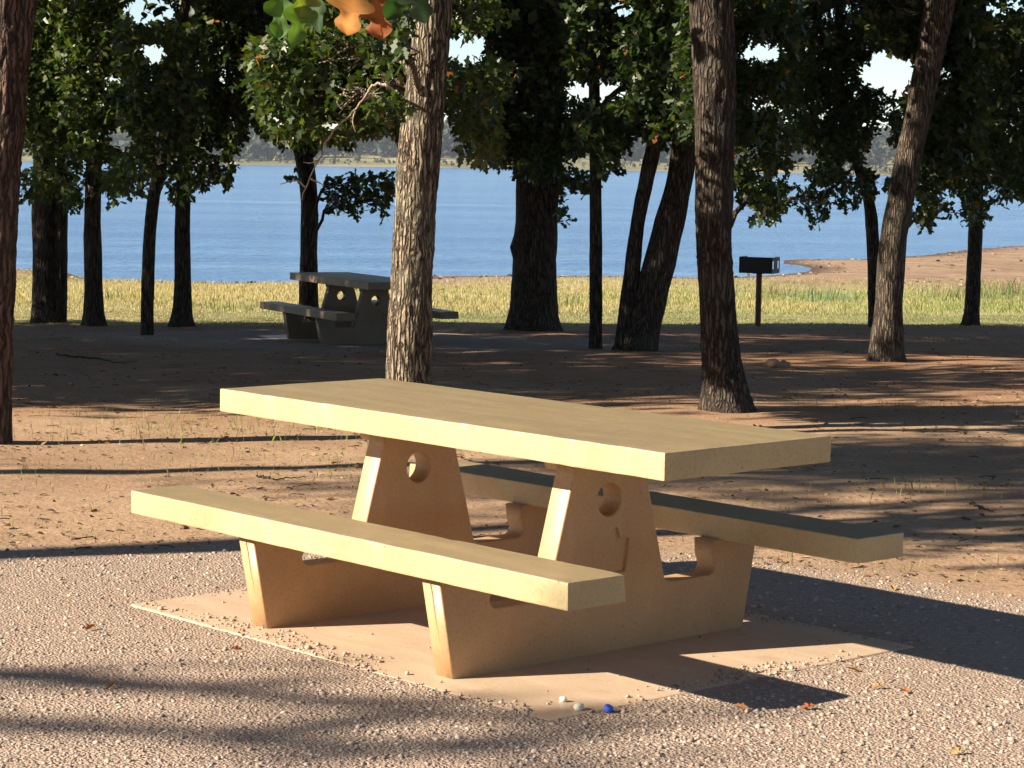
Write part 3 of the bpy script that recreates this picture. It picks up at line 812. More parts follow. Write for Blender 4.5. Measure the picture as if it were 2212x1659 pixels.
# ------------------------------------------------------------------ oaks of the same grove beyond the left edge of the picture (their shade falls into view)
def grove_oak(x, y, w, h0, label, crown, sc_=(1, 1, 1), lean=(0, 0), seed=50):
    r = np.random.default_rng(seed); bz = gz(x, y)
    root = empty('oak_tree', (x, y, bz), 0, label=label, category='tree', group='oaks of the grove beside the clearing')
    P = spline([(0, 0, -.1, w), (lean[0] * .4, lean[1] * .4, h0 * .5, w * .86), (lean[0], lean[1], h0, w * .75), (lean[0] * 1.2, lean[1] * 1.2, h0 + 2.5, w * .35)], 40)
    V, Q = tube(P[:, :3], P[:, 3], 24, w * .1, 2.4, seed, .008, flare=(.5, .6, 4, seed)); link('trunk', mesh_np('trunk', V, Q.ravel(), np.full(len(Q), 4), True), M['bark_shaded'], root)
    me, cl = CROWNS[crown]; c = link('crown', me, None, root, kind='stuff'); c.location = (lean[0], lean[1], h0 - .3); c.scale = sc_; c.rotation_euler = (0, 0, seed * 1.3)
    rz = seed * 1.3; cs, sn = math.cos(rz), math.sin(rz); cc = np.c_[cl[:, 0] * cs - cl[:, 1] * sn, cl[:, 0] * sn + cl[:, 1] * cs, cl[:, 2]]
    link('limbs', tubes_mesh('limbs', crown_limbs(P[30, :3] - [0, 0, .5], cc, np.array([lean[0], lean[1], h0 - .3]), np.array(sc_), r)), M['bark_shaded'], root, kind='stuff')
    return root
TA = math.tan(SUN_AZ)
_gl = 'oak of the shady grove left of the clearing, outside the main view'
for k, (x, q, w, h0, s) in enumerate([(-6.5, 9.95, .13, 4.6, .72), (-9.5, 13.0, .12, 5.6, .5), (-11.5, 19.3, .16, 2.7, 1.05), (-11.0, 22.4, .17, 2.6, 1.15), (-11.6, 26.2, .16, 2.6, 1.15), (-10.5, 30.6, .15, 2.2, 1.1),
                                     (-17, 20.4, .18, 3.0, 1.2), (-17.5, 24.6, .17, 3.0, 1.2), (-17, 28.6, .17, 3.0, 1.15), (-6.8, 20.8, .15, 3.8, .95), (-7.0, 25.6, .15, 3.6, .95), (-22, 22.5, .18, 3.2, 1.2), (-22, 27.0, .18, 3.2, 1.2), (-14.5, 31.4, .15, 4.4, 1.0), (6.8, 21.0, .15, 3.9, 1.0), (9.5, 25.5, .16, 3.9, 1.1)]):
    grove_oak(x, q + TA * x, w, h0, _gl if x < 0 else 'oak of the grove right of the far table and grill, outside the main view', k % 3, (s, s, s * ({3: .75, 5: .35, 13: .4}.get(k, 1.25) if k > 1 else .8)), (.15 * math.sin(k), .1), 50 + k)
for k, (x, y, h0, s) in enumerate([(3.8, -3.2, 3.4, 1.1), (7.5, 1.5, 3.2, 1.15), (9.5, -4, 3.2, 1.2), (.5, -6.5, 3.4, 1.2), (12, 4.5, 3.0, 1.2), (-3.5, -8, 3.2, 1.2), (6, -9, 3.2, 1.2), (8.8, 9.5, 3.0, 1.1), (10.5, 14, 3.0, 1.15)]):  # unseen oaks added to hold back sky light and deepen the shade
    grove_oak(x, y, .15, h0, 'unseen oak added outside the view to block sky light', k % 3, (s, s, s), (.1, .1), 80 + k)

# ------------------------------------------------------------------ oak beside the camera with a low limb reaching into the top of the picture
_half = spline([(0, .012), (.10, .02), (.20, .06), (.27, .19), (.34, .21), (.38, .12), (.43, .10), (.48, .18), (.55, .33), (.64, .34), (.68, .24), (.70, .15), (.76, .15), (.83, .20), (.90, .17), (.96, .09), (1.0, .0)], 44)
def big_leaf(base, ax, nr, L, k, wd=1.0, crumple=.02):
    """one large lobed oak leaf with a midrib fold, curl and waved margin"""
    ax = ax / np.linalg.norm(ax); sd = np.cross(nr, ax); sd /= np.linalg.norm(sd); up = np.cross(ax, sd)
    rows = []
    for f in (-1, -.5, 0, .5, 1):
        x = _half[:, 0]; y = _half[:, 1] * f * 1.12 * wd
        z = -.22 * x ** 2 + .35 * np.abs(y) + .035 * np.sin(x * 19 + k + 2 * f) * abs(f) + crumple * noise3(np.c_[x * 5 + k, np.full(len(x), f * 2.0), np.full(len(x), k * 1.3)])
        rows.append(base + L * (x[:, None] * ax + y[:, None] * sd + z[:, None] * up))
    V = np.vstack(rows); m = len(_half)
    i = np.arange(m - 1); q = [np.c_[r_ * m + i, r_ * m + i + 1, (r_ + 1) * m + i + 1, (r_ + 1) * m + i] for r_ in range(4)]
    return V, np.vstack(q)

def near_oak():
    r = np.random.default_rng(77); x, y = -6.6, 2.2; bz = 0.0
    root = empty('oak_tree', (x, y, bz), 0, label='oak beside the gravel whose low limb carries large green and orange leaves', category='tree', group='oaks of the grove beside the clearing')
    P = spline([(0, 0, -.1, .2), (.1, 0, 2.4, .17), (0, .1, 5, .14), (.1, 0, 7.5, .05)], 40)
    V, Q = tube(P[:, :3], P[:, 3], 28, .015, 2.4, 3, .008, flare=(.5, .6, 4, 1)); link('trunk', mesh_np('trunk', V, Q.ravel(), np.full(len(Q), 4), True), M['bark'], root)
    me, cl = CROWNS[1]; c = link('crown', me, None, root, kind='stuff'); c.location = (0, 0, 5.4); c.scale = (.8, .8, .7)
    link('limbs', tubes_mesh('limbs', crown_limbs(P[26, :3], cl, np.array([0, 0, 5.4]), np.array([.8, .8, .7]), r)), M['bark'], root, kind='stuff')
    off = np.array([x, y, bz]); D = 5.05
    tips = [tuple(at(a, b, D)) for a, b in ((560, -150), (660, -95), (760, -62), (850, -48), (930, -70))]
    q = spline([(x, y, 4.9), (-5.4, 3.4, 5.1), (-4.0, 4.4, 4.9), (-2.6, 5.0, 4.3), (-1.7, 5.1, 3.2)] + tips, 60)
    link('branch', tubes_mesh('branch', [tube(q - off, np.concatenate([np.linspace(.06, .018, 36), np.linspace(.017, .004, 24)]), 9, .004, 8, 2)]), M['bark'], root)
    # each large leaf in view
    grn, dk, yel, org, brn = (.065, .13, .02), (.02, .045, .013), (.15, .17, .03), (.42, .17, .035), (.22, .06, .013)
    LV = [(616, -70, 598, 78, .7, grn, .5), (650, -62, 648, 94, .5, (.07, .12, .025), .2), (690, -60, 674, 66, .4, dk, .7), (668, -50, 655, 34, .3, yel, .2), (790, -72, 738, 66, .9, org, .15), (812, -60, 812, 78, .3, brn, .6),
          (872, -80, 850, 40, .6, dk, .5), (900, -84, 905, 44, .8, dk, .3)]
    for k, (x0, y0, x1, y1, tn, col, dz) in enumerate(LV):
        d = D - .25 + dz * .5; a, b = np.array(at(x0, y0, d)), np.array(at(x1, y1, d - .03))
        ax = b - a; L = np.linalg.norm(ax); nr = np.array([math.sin(k * 2.4) * .8, -1.0, tn])
        ctr = []
        V, quads = big_leaf(a, ax, nr, L, k, .62 if k < 3 else 1.0, .06 if col in (org, brn) else .02)
        me = mesh_np('leaf', V - off, quads.ravel(), np.full(len(quads), 4), True); color_attr(me, 'Col', np.repeat(np.array([col]), len(V), 0) * (1 + .3 * noise3(V * 45)[:, None] + .25 * noise3(V * 140)[:, None] + .5 * (np.repeat([0, 0, 1, 0, 0], 44) * 1.0)[:, None]).clip(.3, 2))
        lf = link('leaf', me, M['big_leaf'], root)
        if col in (org, brn): lf['label'] = 'orange brown dead oak leaf'
        # stalk back to the limb
        s = q[np.argmin(np.linalg.norm(q - a, axis=1))]
        qq = spline([s, (s + a) / 2 + np.array([0, 0, -.01]), a], 6)
        link('leaf_stalk', tubes_mesh('leaf_stalk', [tube(qq - off, np.linspace(.003, .0015, 6), 5)]), M['bark'], lf)
near_oak()

# tall oak far to the left whose high limbs lay soft bands of shade over the front of the gravel
def tall_oak():
    r = np.random.default_rng(91); x, y = -15.4, 4.6; bz = gz(x, y); off = np.array([x, y, bz])
    root = empty('oak_tree', (x, y, bz), 0, label='tall oak left of the gravel with long high limbs, outside the main view', category='tree', group='oaks of the grove beside the clearing')
    P = spline([(0, 0, -.1, .24), (.1, -.1, 3, .2), (0, 0, 6, .17), (-.2, .8, 9, .1), (-.3, 1.6, 11, .05)], 40)
    V, Q = tube(P[:, :3], P[:, 3], 24, .02, 2.4, 3, .008, flare=(.5, .6, 4, 1)); link('trunk', mesh_np('trunk', V, Q.ravel(), np.full(len(Q), 4), True), M['bark_shaded'], root)
    me, cl = CROWNS[2]; c = link('crown', me, None, root, kind='stuff'); c.location = (-.4, 2.2, 8.6); c.scale = (.8, .6, .7)
    k = 1 / math.tan(SUN_EL)
    def src(gx, gy, z): return (gx - k * z * math.cos(SUN_AZ), gy - k * z * math.sin(SUN_AZ), z)
    cs = []
    for pts, r0 in (([(x, y, 5.6), src(-2.2, 7.15, 7.4), src(-1.3, 6.98, 8.0), src(-.6, 6.78, 8.5), src(0.0, 6.58, 9.0), src(.35, 6.45, 9.4)], .10), ([(x, y, 6.4), src(-2.0, 6.6, 8.2), src(-1.2, 6.42, 8.8), src(-.5, 6.25, 9.4), src(.2, 6.1, 9.9)], .08)):
        q = spline(pts, 40); link('branch', tubes_mesh('branch', [tube(q - off, np.linspace(r0, .03, 40), 8, .01, 3, 2)]), M['bark_shaded'], root)
        i = r.integers(12, 40, 20); cs.append(q[i] + r.normal(size=(20, 3)) * np.array([.16, .16, .12]))
    link('foliage', foliage_mesh('foliage', np.vstack(cs) - off, r, 8, .12, OAK_S, .02), M['leaf'], root, kind='stuff')
tall_oak()

# ------------------------------------------------------------------ park grill by the grass edge
def build_grill():
    D = 33.3; b = at(1637, 705, D); bz = gz(b.x, D)
    g = empty('park_grill', (b.x, D, bz), math.radians(-23), label='black steel charcoal grill box on a rusty brown post', category='grill')
    bm = bmesh.new(); bmesh.ops.create_cone(bm, cap_ends=True, segments=20, radius1=.042, radius2=.042, depth=1.02, matrix=Matrix.Translation((0, 0, .34)))
    link('post', bm_mesh('post', bm), M['rust'], g)
    L, Dp, H, z0, th = .50, .38, .235, .78, .008
    link('firebox_floor', bm_mesh('floor', box_bm(-L / 2, L / 2, -Dp / 2, Dp / 2, z0, z0 + th, .002, 1)), M['iron'], g)
    link('firebox_back', bm_mesh('back', box_bm(-L / 2, L / 2, -Dp / 2, -Dp / 2 + th, z0 + th, z0 + H, .002, 1)), M['iron'], g)
    for s in (-1, 1):
        x0, x1 = (s * L / 2 - th * (s > 0), s * L / 2 + th * (s < 0))
        bm = bmesh.new()
        # side wall with two upright adjustment slots
        ycut = [-Dp / 2 + th, -Dp / 2 + .015, -Dp / 2 + .10, Dp / 2 - .115, Dp / 2 - .03, Dp / 2]
        zl, zh = z0 + .065, z0 + H - .055
        for k in range(5):
            y0, y1 = ycut[k], ycut[k + 1]
            spans = [(z0 + th, z0 + H)] if k in (0, 2, 4) else [(z0 + th, zl), (zh, z0 + H)]
            for a, c in spans:
                sub = box_bm(x0, x1, y0, y1, a, c); me = bm_mesh('t', sub); bm.from_mesh(me); bpy.data.meshes.remove(me)
        bmesh.ops.remove_doubles(bm, verts=bm.verts, dist=1e-5)
        link('firebox_side', bm_mesh('side', bm), M['iron'], g)
        hb = box_bm(s * (L / 2 + .005), s * (L / 2 + .012), -.10, .12, z0 + .12, z0 + .135)
    for k in range(9):
        y = -Dp / 2 + .03 + k * (Dp - .06) / 8
        bm = bmesh.new(); bmesh.ops.create_cone(bm, cap_ends=True, segments=6, radius1=.005, radius2=.005, depth=L - .02, matrix=Matrix.Translation((0, y, z0 + H - .03)) @ Matrix.Rotation(math.pi / 2, 4, 'Y'))
        link('grate_bar', bm_mesh('grate_bar', bm), M['iron'], g)
    link('collar', bm_mesh('collar', box_bm(-.07, .07, -.07, .07, z0 - .012, z0 - .001, .002, 1)), M['iron'], g)
build_grill()

# ------------------------------------------------------------------ gravel: loose pebbles round the sunlit table
def build_pebbles():
    r = np.random.default_rng(5)
    V0, T0 = ico(1); V0 = V0[:12] if len(V0) >= 12 else V0
    bm = bmesh.new(); bmesh.ops.create_icosphere(bm, subdivisions=1, radius=1)
    V0 = np.array([v.co[:] for v in bm.verts]); T0 = np.array([[v.index for v in f.verts] for f in bm.faces]); bm.free()
    n = 215000
    y = 5.3 + 4.7 * r.random(n) ** 1.15; x = r.uniform(-1, 1, n) * (.2236 * y + .75)
    keep = r.random(n) < np.clip(gravel_w(x, y) * 1.1, 0.0, 1)
    keep &= r.random(n) < np.clip(1.05 - .75 * np.clip(n2(x, y, .8, 41) * 1.6 + .15, 0, 1), .15, 1) * np.clip(1.25 - .1 * y, .45, .85)
    c, s = math.cos(TYAW), math.sin(TYAW)
    lx = (x - TC.x) * c + (y - TC.y) * s; ly = -(x - TC.x) * s + (y - TC.y) * c
    wob = .07 * n2(x, y, 4.0, 42) + .10 * n2(x, y, 1.3, 43)
    ins = np.minimum(np.minimum(lx + 1.12, 1.12 - lx), np.minimum(ly + .80, .90 - ly))
    on_pad = ins > 0
    spill = np.clip((.10 + .14 * np.exp(-((lx + .45) / .5) ** 2) + wob * 2.0 - ins) / .09, 0, 1) * np.clip((1.3 - lx) / .4, .25, 1) * .95
    spill = np.maximum(spill, np.clip((.16 + wob * 2 - (lx + 1.12)) / .1, 0, 1))
    keep &= ~on_pad | (r.random(n) < np.maximum(spill, .006))
    x, y, on_pad = x[keep], y[keep], on_pad[keep]; n = len(x)
    rad = .0044 * np.exp(r.normal(size=n) * .30); rad = np.clip(rad, .0025, .0095)
    S = rad[:, None] * r.uniform(.65, 1.35, (n, 3)) * np.array([1.1, 1.1, .8])
    a = r.uniform(0, 6.28, n); t = r.normal(size=n) * .35
    z = np.where(on_pad, 0.0, ground_z(x, y) - .004) + S[:, 2] * .45
    OC = np.array([(1, 0, 0), (0, 1, 0), (-1, 0, 0), (0, -1, 0), (.1, .1, 1), (-.1, 0, -1)], float); OT = np.array([(0, 1, 4), (1, 2, 4), (2, 3, 4), (3, 0, 4), (1, 0, 5), (2, 1, 5), (3, 2, 5), (0, 3, 5)])
    b = r.uniform(.62, 1.1, n)[:, None] * .74
    pal = np.array([(.55, .40, .30), (.47, .37, .31), (.40, .27, .20), (.58, .46, .36), (.33, .25, .20), (.60, .51, .42)])
    col = np.clip(pal[r.choice(6, n, p=[.40, .27, .16, .09, .06, .02])] * b, .03, .8)
    PV, PT, PC, base = [], [], [], 0
    for B, TT_, sel, js in ((V0, T0, rad > .0066, .2), (OC, OT, rad <= .0066, .3)):
        m = int(sel.sum()); nv = len(B)
        P = B[None] * (1 + js * r.normal(size=(m, nv, 1)).clip(-1.6, 1.6)) * S[sel][:, None]
        ca, sa = np.cos(a[sel])[:, None], np.sin(a[sel])[:, None]
        X = P[:, :, 0] * ca - P[:, :, 1] * sa; Yp = P[:, :, 0] * sa + P[:, :, 1] * ca
        Zp = P[:, :, 2] * np.cos(t[sel])[:, None] + X * np.sin(t[sel])[:, None]
        PV.append(np.stack([X + x[sel][:, None], Yp + y[sel][:, None], Zp + z[sel][:, None]], -1).reshape(-1, 3))
        PT.append((TT_[None] + (np.arange(m) * nv)[:, None, None]).reshape(-1, 3) + base); base += m * nv
        PC.append(np.repeat(col[sel], nv, 0))
    T = np.vstack(PT)
    me = mesh_np('gravel', np.vstack(PV), T.ravel(), np.full(len(T), 3), False); color_attr(me, 'Col', np.vstack(PC))
    link('gravel', me, M['pebble'], kind='stuff', label='loose tan and pinkish grey gravel pebbles around the sunlit table', category='gravel')
build_pebbles()

# ------------------------------------------------------------------ grass
def blades(name, x, y, h, wd, col, r, lean=.35, label='', z=None):
    n = len(x); z = ground_z(x, y) if z is None else z
    a = r.uniform(0, 6.28, n); dx, dy = np.cos(a) * wd / 2, np.sin(a) * wd / 2
    la = r.uniform(0, 6.28, n); lr = h * lean * r.uniform(.2, 1.2, n)
    mx, my = np.cos(la) * lr, np.sin(la) * lr
    V = np.stack([np.c_[x - dx, y - dy, z - .01], np.c_[x + dx, y + dy, z - .01], np.c_[x + dx * .6 + mx * .4, y + dy * .6 + my * .4, z + h * .6], np.c_[x + mx, y + my, z + h], np.c_[x - dx * .6 + mx * .4, y - dy * .6 + my * .4, z + h * .6]], 1)
    idx = (np.array([0, 1, 2, 3, 4])[None] + 5 * np.arange(n)[:, None])
    me = mesh_np(name, V.reshape(-1, 3), idx.ravel(), np.full(n, 5)); color_attr(me, 'Col', np.repeat(col, 5, 0))
    return link(name, me, M['grass'], kind='stuff', label=label, category='grass')

def at_g(px, py):
    """the ground point seen at (px, py), on the sloping dirt"""
    hy = 353.5 + (px - 1106) * math.tan(ROLL); dy = (py - hy) / F
    D = EYE / dy
    for _ in range(30): D = (EYE - float(prof(np.array([D]))[0])) / dy
    q = at(px, py, D); q.z = gz(q.x, D); return q

def build_grass():
    r = np.random.default_rng(9)
    # rough meadow between the grove and the water
    n = 195000
    y = r.uniform(29, 62, n); x = r.uniform(-1, 1, n) * (.2236 * y + 3.0)
    s = shore_sd(x, y); q = y - .36 * x
    bare = np.where(x < -3, 1.2, 5.0 + np.clip((x - 6) * 1.2, 0, 20)) + 2.6 * n2(x, y, .3, 22)
    k = (q > 31.8 + 1.3 * n2(x, y, .45, 51)) & (s > bare * r.uniform(.25, 1.25, n)) & (r.random(n) < .85)
    x, y, q = x[k], y[k], q[k]; n = len(x)
    tall = np.clip((q - 36.5 + 1.2 * n2(x, y, .3, 52)) / 2.5, 0, 1) * np.clip(.75 + .8 * n2(x, y, .35, 53), .1, 1.3)
    h = (.02 + .07 * tall) * r.uniform(.5, 1.25, n); wd = .008 + .010 * r.random(n)
    tan = np.clip(.40 + .6 * tall + .75 * n2(x, y, .28, 54) + .2 * r.normal(size=n) - .45 * np.clip((x - 1) / 5, 0, 1) + .35 * np.clip((-x - 1) / 4, 0, 1), 0, 1)[:, None]
    col = (np.array([.19, .22, .065]) * (1 - tan) + np.array([.37, .285, .15]) * tan) * r.uniform(.7, 1.25, n)[:, None]
    # taller weed clumps standing in the meadow
    for px, py, k_, hh, cc in [(1790, 652, 130, .34, (.10, .17, .075)), (2150, 648, 260, .40, (.13, .16, .05)), (2195, 640, 220, .42, (.15, .16, .05)), (2030, 645, 160, .30, (.16, .17, .06)), (1680, 640, 120, .30, (.16, .14, .06)), (1200, 660, 110, .22, (.12, .16, .05)), (1000, 655, 100, .2, (.14, .16, .05)), (470, 668, 110, .16, (.17, .17, .06)), (250, 650, 120, .2, (.15, .16, .06))]:
        p = at_g(px, py); sp = .16 + .0011 * k_
        x = np.r_[x, p.x + r.normal(size=k_) * sp * 1.5]; y = np.r_[y, p.y + r.normal(size=k_) * sp * 1.5]; h = np.r_[h, hh * r.uniform(.4, 1.2, k_)]; wd = np.r_[wd, np.full(k_, .014)]
        col = np.vstack([col, np.array(cc) * r.uniform(.6, 1.3, (k_, 1))])
    blades('meadow_grass', x, y, h, wd, col, r, .4, 'sunlit green and straw-coloured grass between the oaks and the lake')
    # clumps in the dirt and a thin fringe under the trees
    pts = [(at_g(px, py), k, hh) for px, py, k, hh in [(400, 940, 260, .10), (470, 925, 120, .12), (300, 860, 60, .05), (1990, 885, 110, .08), (1925, 1240, 40, .05), (1640, 1205, 60, .05), (700, 1010, 140, .05), (110, 1020, 150, .05), (250, 1165, 26, .04), (150, 1140, 24, .04),
           (2120, 1060, 50, .09), (1910, 1062, 40, .10), (1720, 1090, 30, .05), (560, 990, 60, .04), (120, 735, 140, .06), (420, 738, 120, .05), (1700, 722, 100, .05), (2050, 735, 140, .06), (900, 700, 80, .05), (330, 905, 60, .09), (1530, 1040, 20, .04)]]
    X, Y, Hh, C = [], [], [], []
    for p, k, hh in pts:
        sp = .10 + .0022 * k; hh *= .7; X.append(p.x + r.normal(size=k) * sp * 1.6); Y.append(p.y + r.normal(size=k) * sp); Hh.append(hh * r.uniform(.4, 1.3, k))
        C.append(np.array([.15, .17, .05]) * r.uniform(.6, 1.3, (k, 1)) + np.array([.10, .05, .0]) * r.random((k, 1)))
    n = 1500; y = r.uniform(10, 33, n); x = r.uniform(-1, 1, n) * (.2236 * y + 1); kk = n2(x, y, .5, 55) > .05
    X.append(x[kk]); Y.append(y[kk]); Hh.append(np.full(kk.sum(), .03) * r.uniform(.5, 1.6, kk.sum())); C.append(np.array([.17, .16, .06]) * r.uniform(.6, 1.3, (kk.sum(), 1)))
    X, Y, Hh, C = map(np.concatenate, (X, Y, Hh, C))
    blades('sparse_grass', X, Y, Hh, np.full(len(X), .004), C, r, .6, 'thin tufts of grass scattered over the bare dirt')

build_grass()

# ------------------------------------------------------------------ leaf litter, bark crumbs and small sticks
def build_litter():
    r = np.random.default_rng(12)
    n = 24000
    y = 9.0 + 26 * r.random(n) ** 1.5; x = r.uniform(-1, 1, n) * (.2236 * y + 1.2)
    k = (r.random(n) < np.clip(.55 + .9 * n2(x, y, .7, 61), .06, 1)) & (gravel_w(x, y) < .7)
    x, y = x[k], y[k]; n = len(x)
    C = np.c_[x, y, ground_z(x, y) + .006]
    a = np.c_[r.normal(size=(n, 2)), r.normal(size=n) * .18]; nr = np.c_[r.normal(size=(n, 2)) * .35, np.ones(n)]
    sz = r.uniform(.012, .07, n) ** 1.0 * np.where(r.random(n) < .7, .42, .9)
    pal = np.array([(.17, .085, .04), (.10, .055, .03), (.26, .14, .06), (.34, .23, .13), (.38, .17, .05), (.06, .035, .022)])
    col = pal[r.choice(6, n, p=[.3, .25, .15, .1, .05, .15])] * r.uniform(.7, 1.3, (n, 1))
    V, I, cnt, cc = leaves(C, a, nr, sz, OAK_T, col, .3)
    me = mesh_np('leaf_litter', V, I, cnt); color_attr(me, 'Col', cc)
    link('leaf_litter', me, M['litter'], kind='stuff', label='dry brown leaf litter and bark crumbs scattered over the dirt', category='leaf litter')
    lst = []; m = 420
    y = 9.3 + 24 * r.random(m) ** 1.4; x = r.uniform(-1, 1, m) * (.2236 * y + 1)
    zz = ground_z(x, y)
    for i in range(m):
        if gravel_w(x[i:i + 1], y[i:i + 1])[0] > .6: continue
        L = r.uniform(.02, .11); an = r.uniform(0, 6.28); c_, s_ = math.cos(an) * L / 2, math.sin(an) * L / 2
        p = [(x[i] - c_, y[i] - s_, zz[i] + .005), (x[i] + r.normal() * .012, y[i] + r.normal() * .012, zz[i] + .010), (x[i] + c_, y[i] + s_, zz[i] + .006)]
        lst.append(tube(spline(p, 4), np.full(4, r.uniform(.0012, .003)), 4))
    link('fallen_twigs', tubes_mesh('fallen_twigs', lst), M['bark_red'], kind='stuff', label='small dead twigs lying about on the dirt', category='twigs')
build_litter()

def build_shore_debris():
    """flotsam line, pebbles and driftwood bits on the bare sand by the water"""
    r = np.random.default_rng(18); n = 9000
    y = r.uniform(44, 100, n); x = r.uniform(-.25, .27, n) * y
    s = shore_sd(x, y); k = (s > .15) & (s < 14) & (r.random(n) < np.clip(.12 + np.exp(-(s - .8) ** 2 / .5) + .5 * n2(x, y, .3, 81), 0, 1)) & ((x > -4) | (s < 1.5))
    x, y = x[k], y[k]; n = len(x)
    C = np.c_[x, y, ground_z(x, y) + .02]; a = np.c_[r.normal(size=(n, 2)), r.normal(size=n) * .2]; nr = np.c_[r.normal(size=(n, 2)) * .5, np.ones(n)]
    pal = np.array([(.10, .06, .04), (.18, .11, .07), (.5, .42, .33), (.30, .2, .12)]); col = pal[r.choice(4, n, p=[.4, .3, .1, .2])]
    V, I, cnt, cc = leaves(C, a, nr, r.uniform(.04, .22, n), OAK_T, col, .5)
    me = mesh_np('shore_debris', V, I, cnt); color_attr(me, 'Col', cc)
    link('shore_debris', me, M['litter'], kind='stuff', label='dark driftwood bits and stones strewn along the sandy water edge', category='debris')
build_shore_debris()

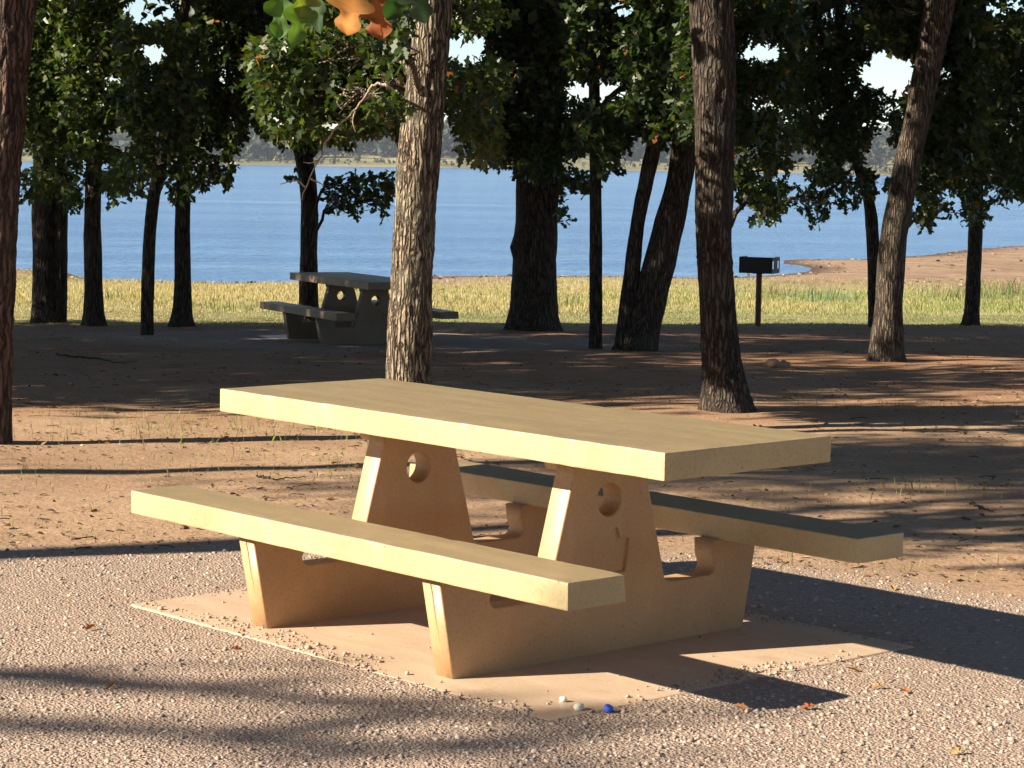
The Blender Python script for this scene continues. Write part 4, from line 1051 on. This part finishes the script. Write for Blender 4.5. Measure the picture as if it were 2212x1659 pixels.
# ------------------------------------------------------------------ single small things
def small_things():
    r = np.random.default_rng(15)
    for k, (px, py, L, col, lab) in enumerate([
            (206, 1371, .055, (.60, .27, .07), 'single orange oak leaf on the gravel left of the concrete pad'), (497, 1424, .045, (.50, .20, .05), 'rusty curled leaf among gravel in front of the far bench foot'),
            (248, 1501, .05, (.55, .30, .12), 'narrow tan leaf on shaded gravel near the front'), (1825, 1466, .05, (.58, .30, .08), 'golden leaf lying by the right corner of the concrete pad'),
            (1910, 1504, .045, (.60, .36, .13), 'pale gold leaf at the tip of the bench shadow'), (1938, 1511, .045, (.50, .18, .05), 'red-brown leaf at the tip of the bench shadow'),
            (1761, 1551, .05, (.55, .17, .05), 'red-orange leaf on bright gravel below the bench shadow'), (1585, 1551, .045, (.52, .24, .09), 'small orange leaf near the lower edge of the bench shadow'),
            (1925, 1281, .05, (.60, .33, .08), 'yellow-orange leaf on the edge of the tabletop shadow'), (2085, 1650, .05, (.62, .50, .22), 'straw-yellow leaf on open gravel')]):
        p = at_g(px, py); z = p.z + .014
        o = OAK_FULL.copy(); an = r.uniform(0, 6.28); ax = np.array([[math.cos(an), math.sin(an), .12]])
        V, I, cnt, cc = leaves(np.array([[p.x, p.y, z]]), ax, np.array([[.2 * r.normal(), .2 * r.normal() - .3, 1.0]]), np.array([L * .95]), o, np.array([col]), .35)
        m_ = len(V); V = np.vstack([V, V.mean(0) - [0, 0, .006]]); tri = np.array([[i, (i + 1) % m_, m_] for i in range(m_)])
        off = np.array([p.x, p.y, p.z])
        col = tuple(np.array(col) * np.array([.62, .55, .5])); me = mesh_np('fallen_leaf', V - off, tri.ravel(), np.full(len(tri), 3)); color_attr(me, 'Col', np.repeat(np.array([col]), len(V), 0))
        o_ = link('fallen_leaf', me, M['litter'], label=lab, category='leaf', group='fallen leaves on the gravel'); o_.location = off
    # bottle cap
    p = at_g(1313, 1557); c = empty('bottle_cap', (p.x, p.y, p.z + .006), .6, label='blue plastic bottle cap on the gravel in front of the pad', category='bottle cap'); c.rotation_euler = (.35, .25, .6)
    bm = bmesh.new(); n_ = 40; ring = []
    for zz, rr in ((0, .0150), (.002, .0152), (.011, .0148), (.0128, .0135)):
        ring.append([bm.verts.new((math.cos(6.2832 * i / n_) * (rr + (.0005 if i % 2 and zz < .012 else 0)), math.sin(6.2832 * i / n_) * (rr + (.0005 if i % 2 and zz < .012 else 0)), zz)) for i in range(n_)])
    for a, b in zip(ring[:-1], ring[1:]):
        for i in range(n_): bm.faces.new((a[i], a[(i + 1) % n_], b[(i + 1) % n_], b[i]))
    link('skirt', bm_mesh('skirt', bm), M['blue'], c)
    bm = bmesh.new(); bmesh.ops.create_cone(bm, cap_ends=True, segments=40, radius1=.0136, radius2=.0125, depth=.0012, matrix=Matrix.Translation((0, 0, .0133)))
    link('lid', bm_mesh('lid', bm), M['blue'], c)
    # stones
    V0, T0 = ico(2)
    def stone(name, px, py, sx, sy, sz, mat, lab, grp=None, cat='stone', sink=.3):
        p = at_g(px, py); P = V0 * np.array([sx, sy, sz]) * (1 + .22 * noise3(V0 * 1.4 + r.uniform(0, 60, 3)) + .10 * noise3(V0 * 3.4 + r.uniform(0, 60, 3)))[:, None]
        me = mesh_np(name, P, T0.ravel(), np.full(len(T0), 3)); o = link(name, me, mat, label=lab, category=cat)
        o.location = (p.x, p.y, p.z + sz * (1 - sink * 2) + sz * sink * .6); o.rotation_euler = (0, 0, r.uniform(0, 3))
        if grp: o['group'] = grp
    stone('pale_stone', 1216, 1535, .012, .011, .010, M['white_rock'], 'small white stone lying on the edge of the concrete pad', sink=.1)
    stone('pale_stone', 1250, 1553, .020, .015, .013, M['white_rock'], 'whitish lump of stone just off the pad, near the blue bottle cap', sink=.15)
    stone('rock', 1668, 790, .10, .08, .055, M['rock'], 'low tan rock beside a smaller one in the grove dirt', 'rocks in the grove')
    stone('rock', 1693, 793, .07, .07, .05, M['rock'], 'smaller tan rock of the pair in the grove dirt', 'rocks in the grove')
    stone('rock', 1593, 713, .06, .05, .035, M['rock'], 'brown rock on the grass edge near the grill post', 'rocks in the grove')
    # fallen branches
    def stick(pts, rad, lab):
        w_ = [at_g(a, b) for a, b in pts]; off = np.array(w_[0])
        q = spline([(v.x, v.y, v.z + rad * (1 + .8 * abs(math.sin(i * 2.0)))) for i, v in enumerate(w_)], 26); q += r.normal(size=q.shape) * .004
        V, Q = tube(q - off, np.linspace(rad, rad * .35, 26) , 9, rad * .25, 9, 4); me = mesh_np('fallen_branch', V, Q.ravel(), np.full(len(Q), 4), True)
        o = link('fallen_branch', me, M['bark_shaded'], label=lab, category='branch', group='fallen branches'); o.location = off
    stick([(122, 768), (165, 776), (212, 779), (255, 786), (296, 784)], .011, 'dark fallen branch in the grove shade left of the far table')
    stick([(556, 1033), (600, 1040), (660, 1036)], .006, 'thin fallen stick on the dirt behind the sunlit bench')
    stick([(2096, 1090), (2120, 1103), (2150, 1108)], .007, 'thin fallen stick on dappled dirt right of the sunlit table')
small_things()

# ------------------------------------------------------------------ haze over the lake
def build_haze():
    m = bpy.data.materials.new('pale_haze'); m.use_nodes = True; n = m.node_tree.nodes; n.clear()
    o = n.new('ShaderNodeOutputMaterial'); v = n.new('ShaderNodeVolumePrincipled')
    v.inputs['Color'].default_value = (.80, .88, 1, 1); v.inputs['Density'].default_value = .00010; v.inputs['Anisotropy'].default_value = .2
    m.node_tree.links.new(v.outputs[0], o.inputs['Volume'])
    link('haze', bm_mesh('haze', box_bm(-2700, 2700, -130, 2650, -8, 70)), m, kind='stuff', label='thin pale haze over the lake')
build_haze()
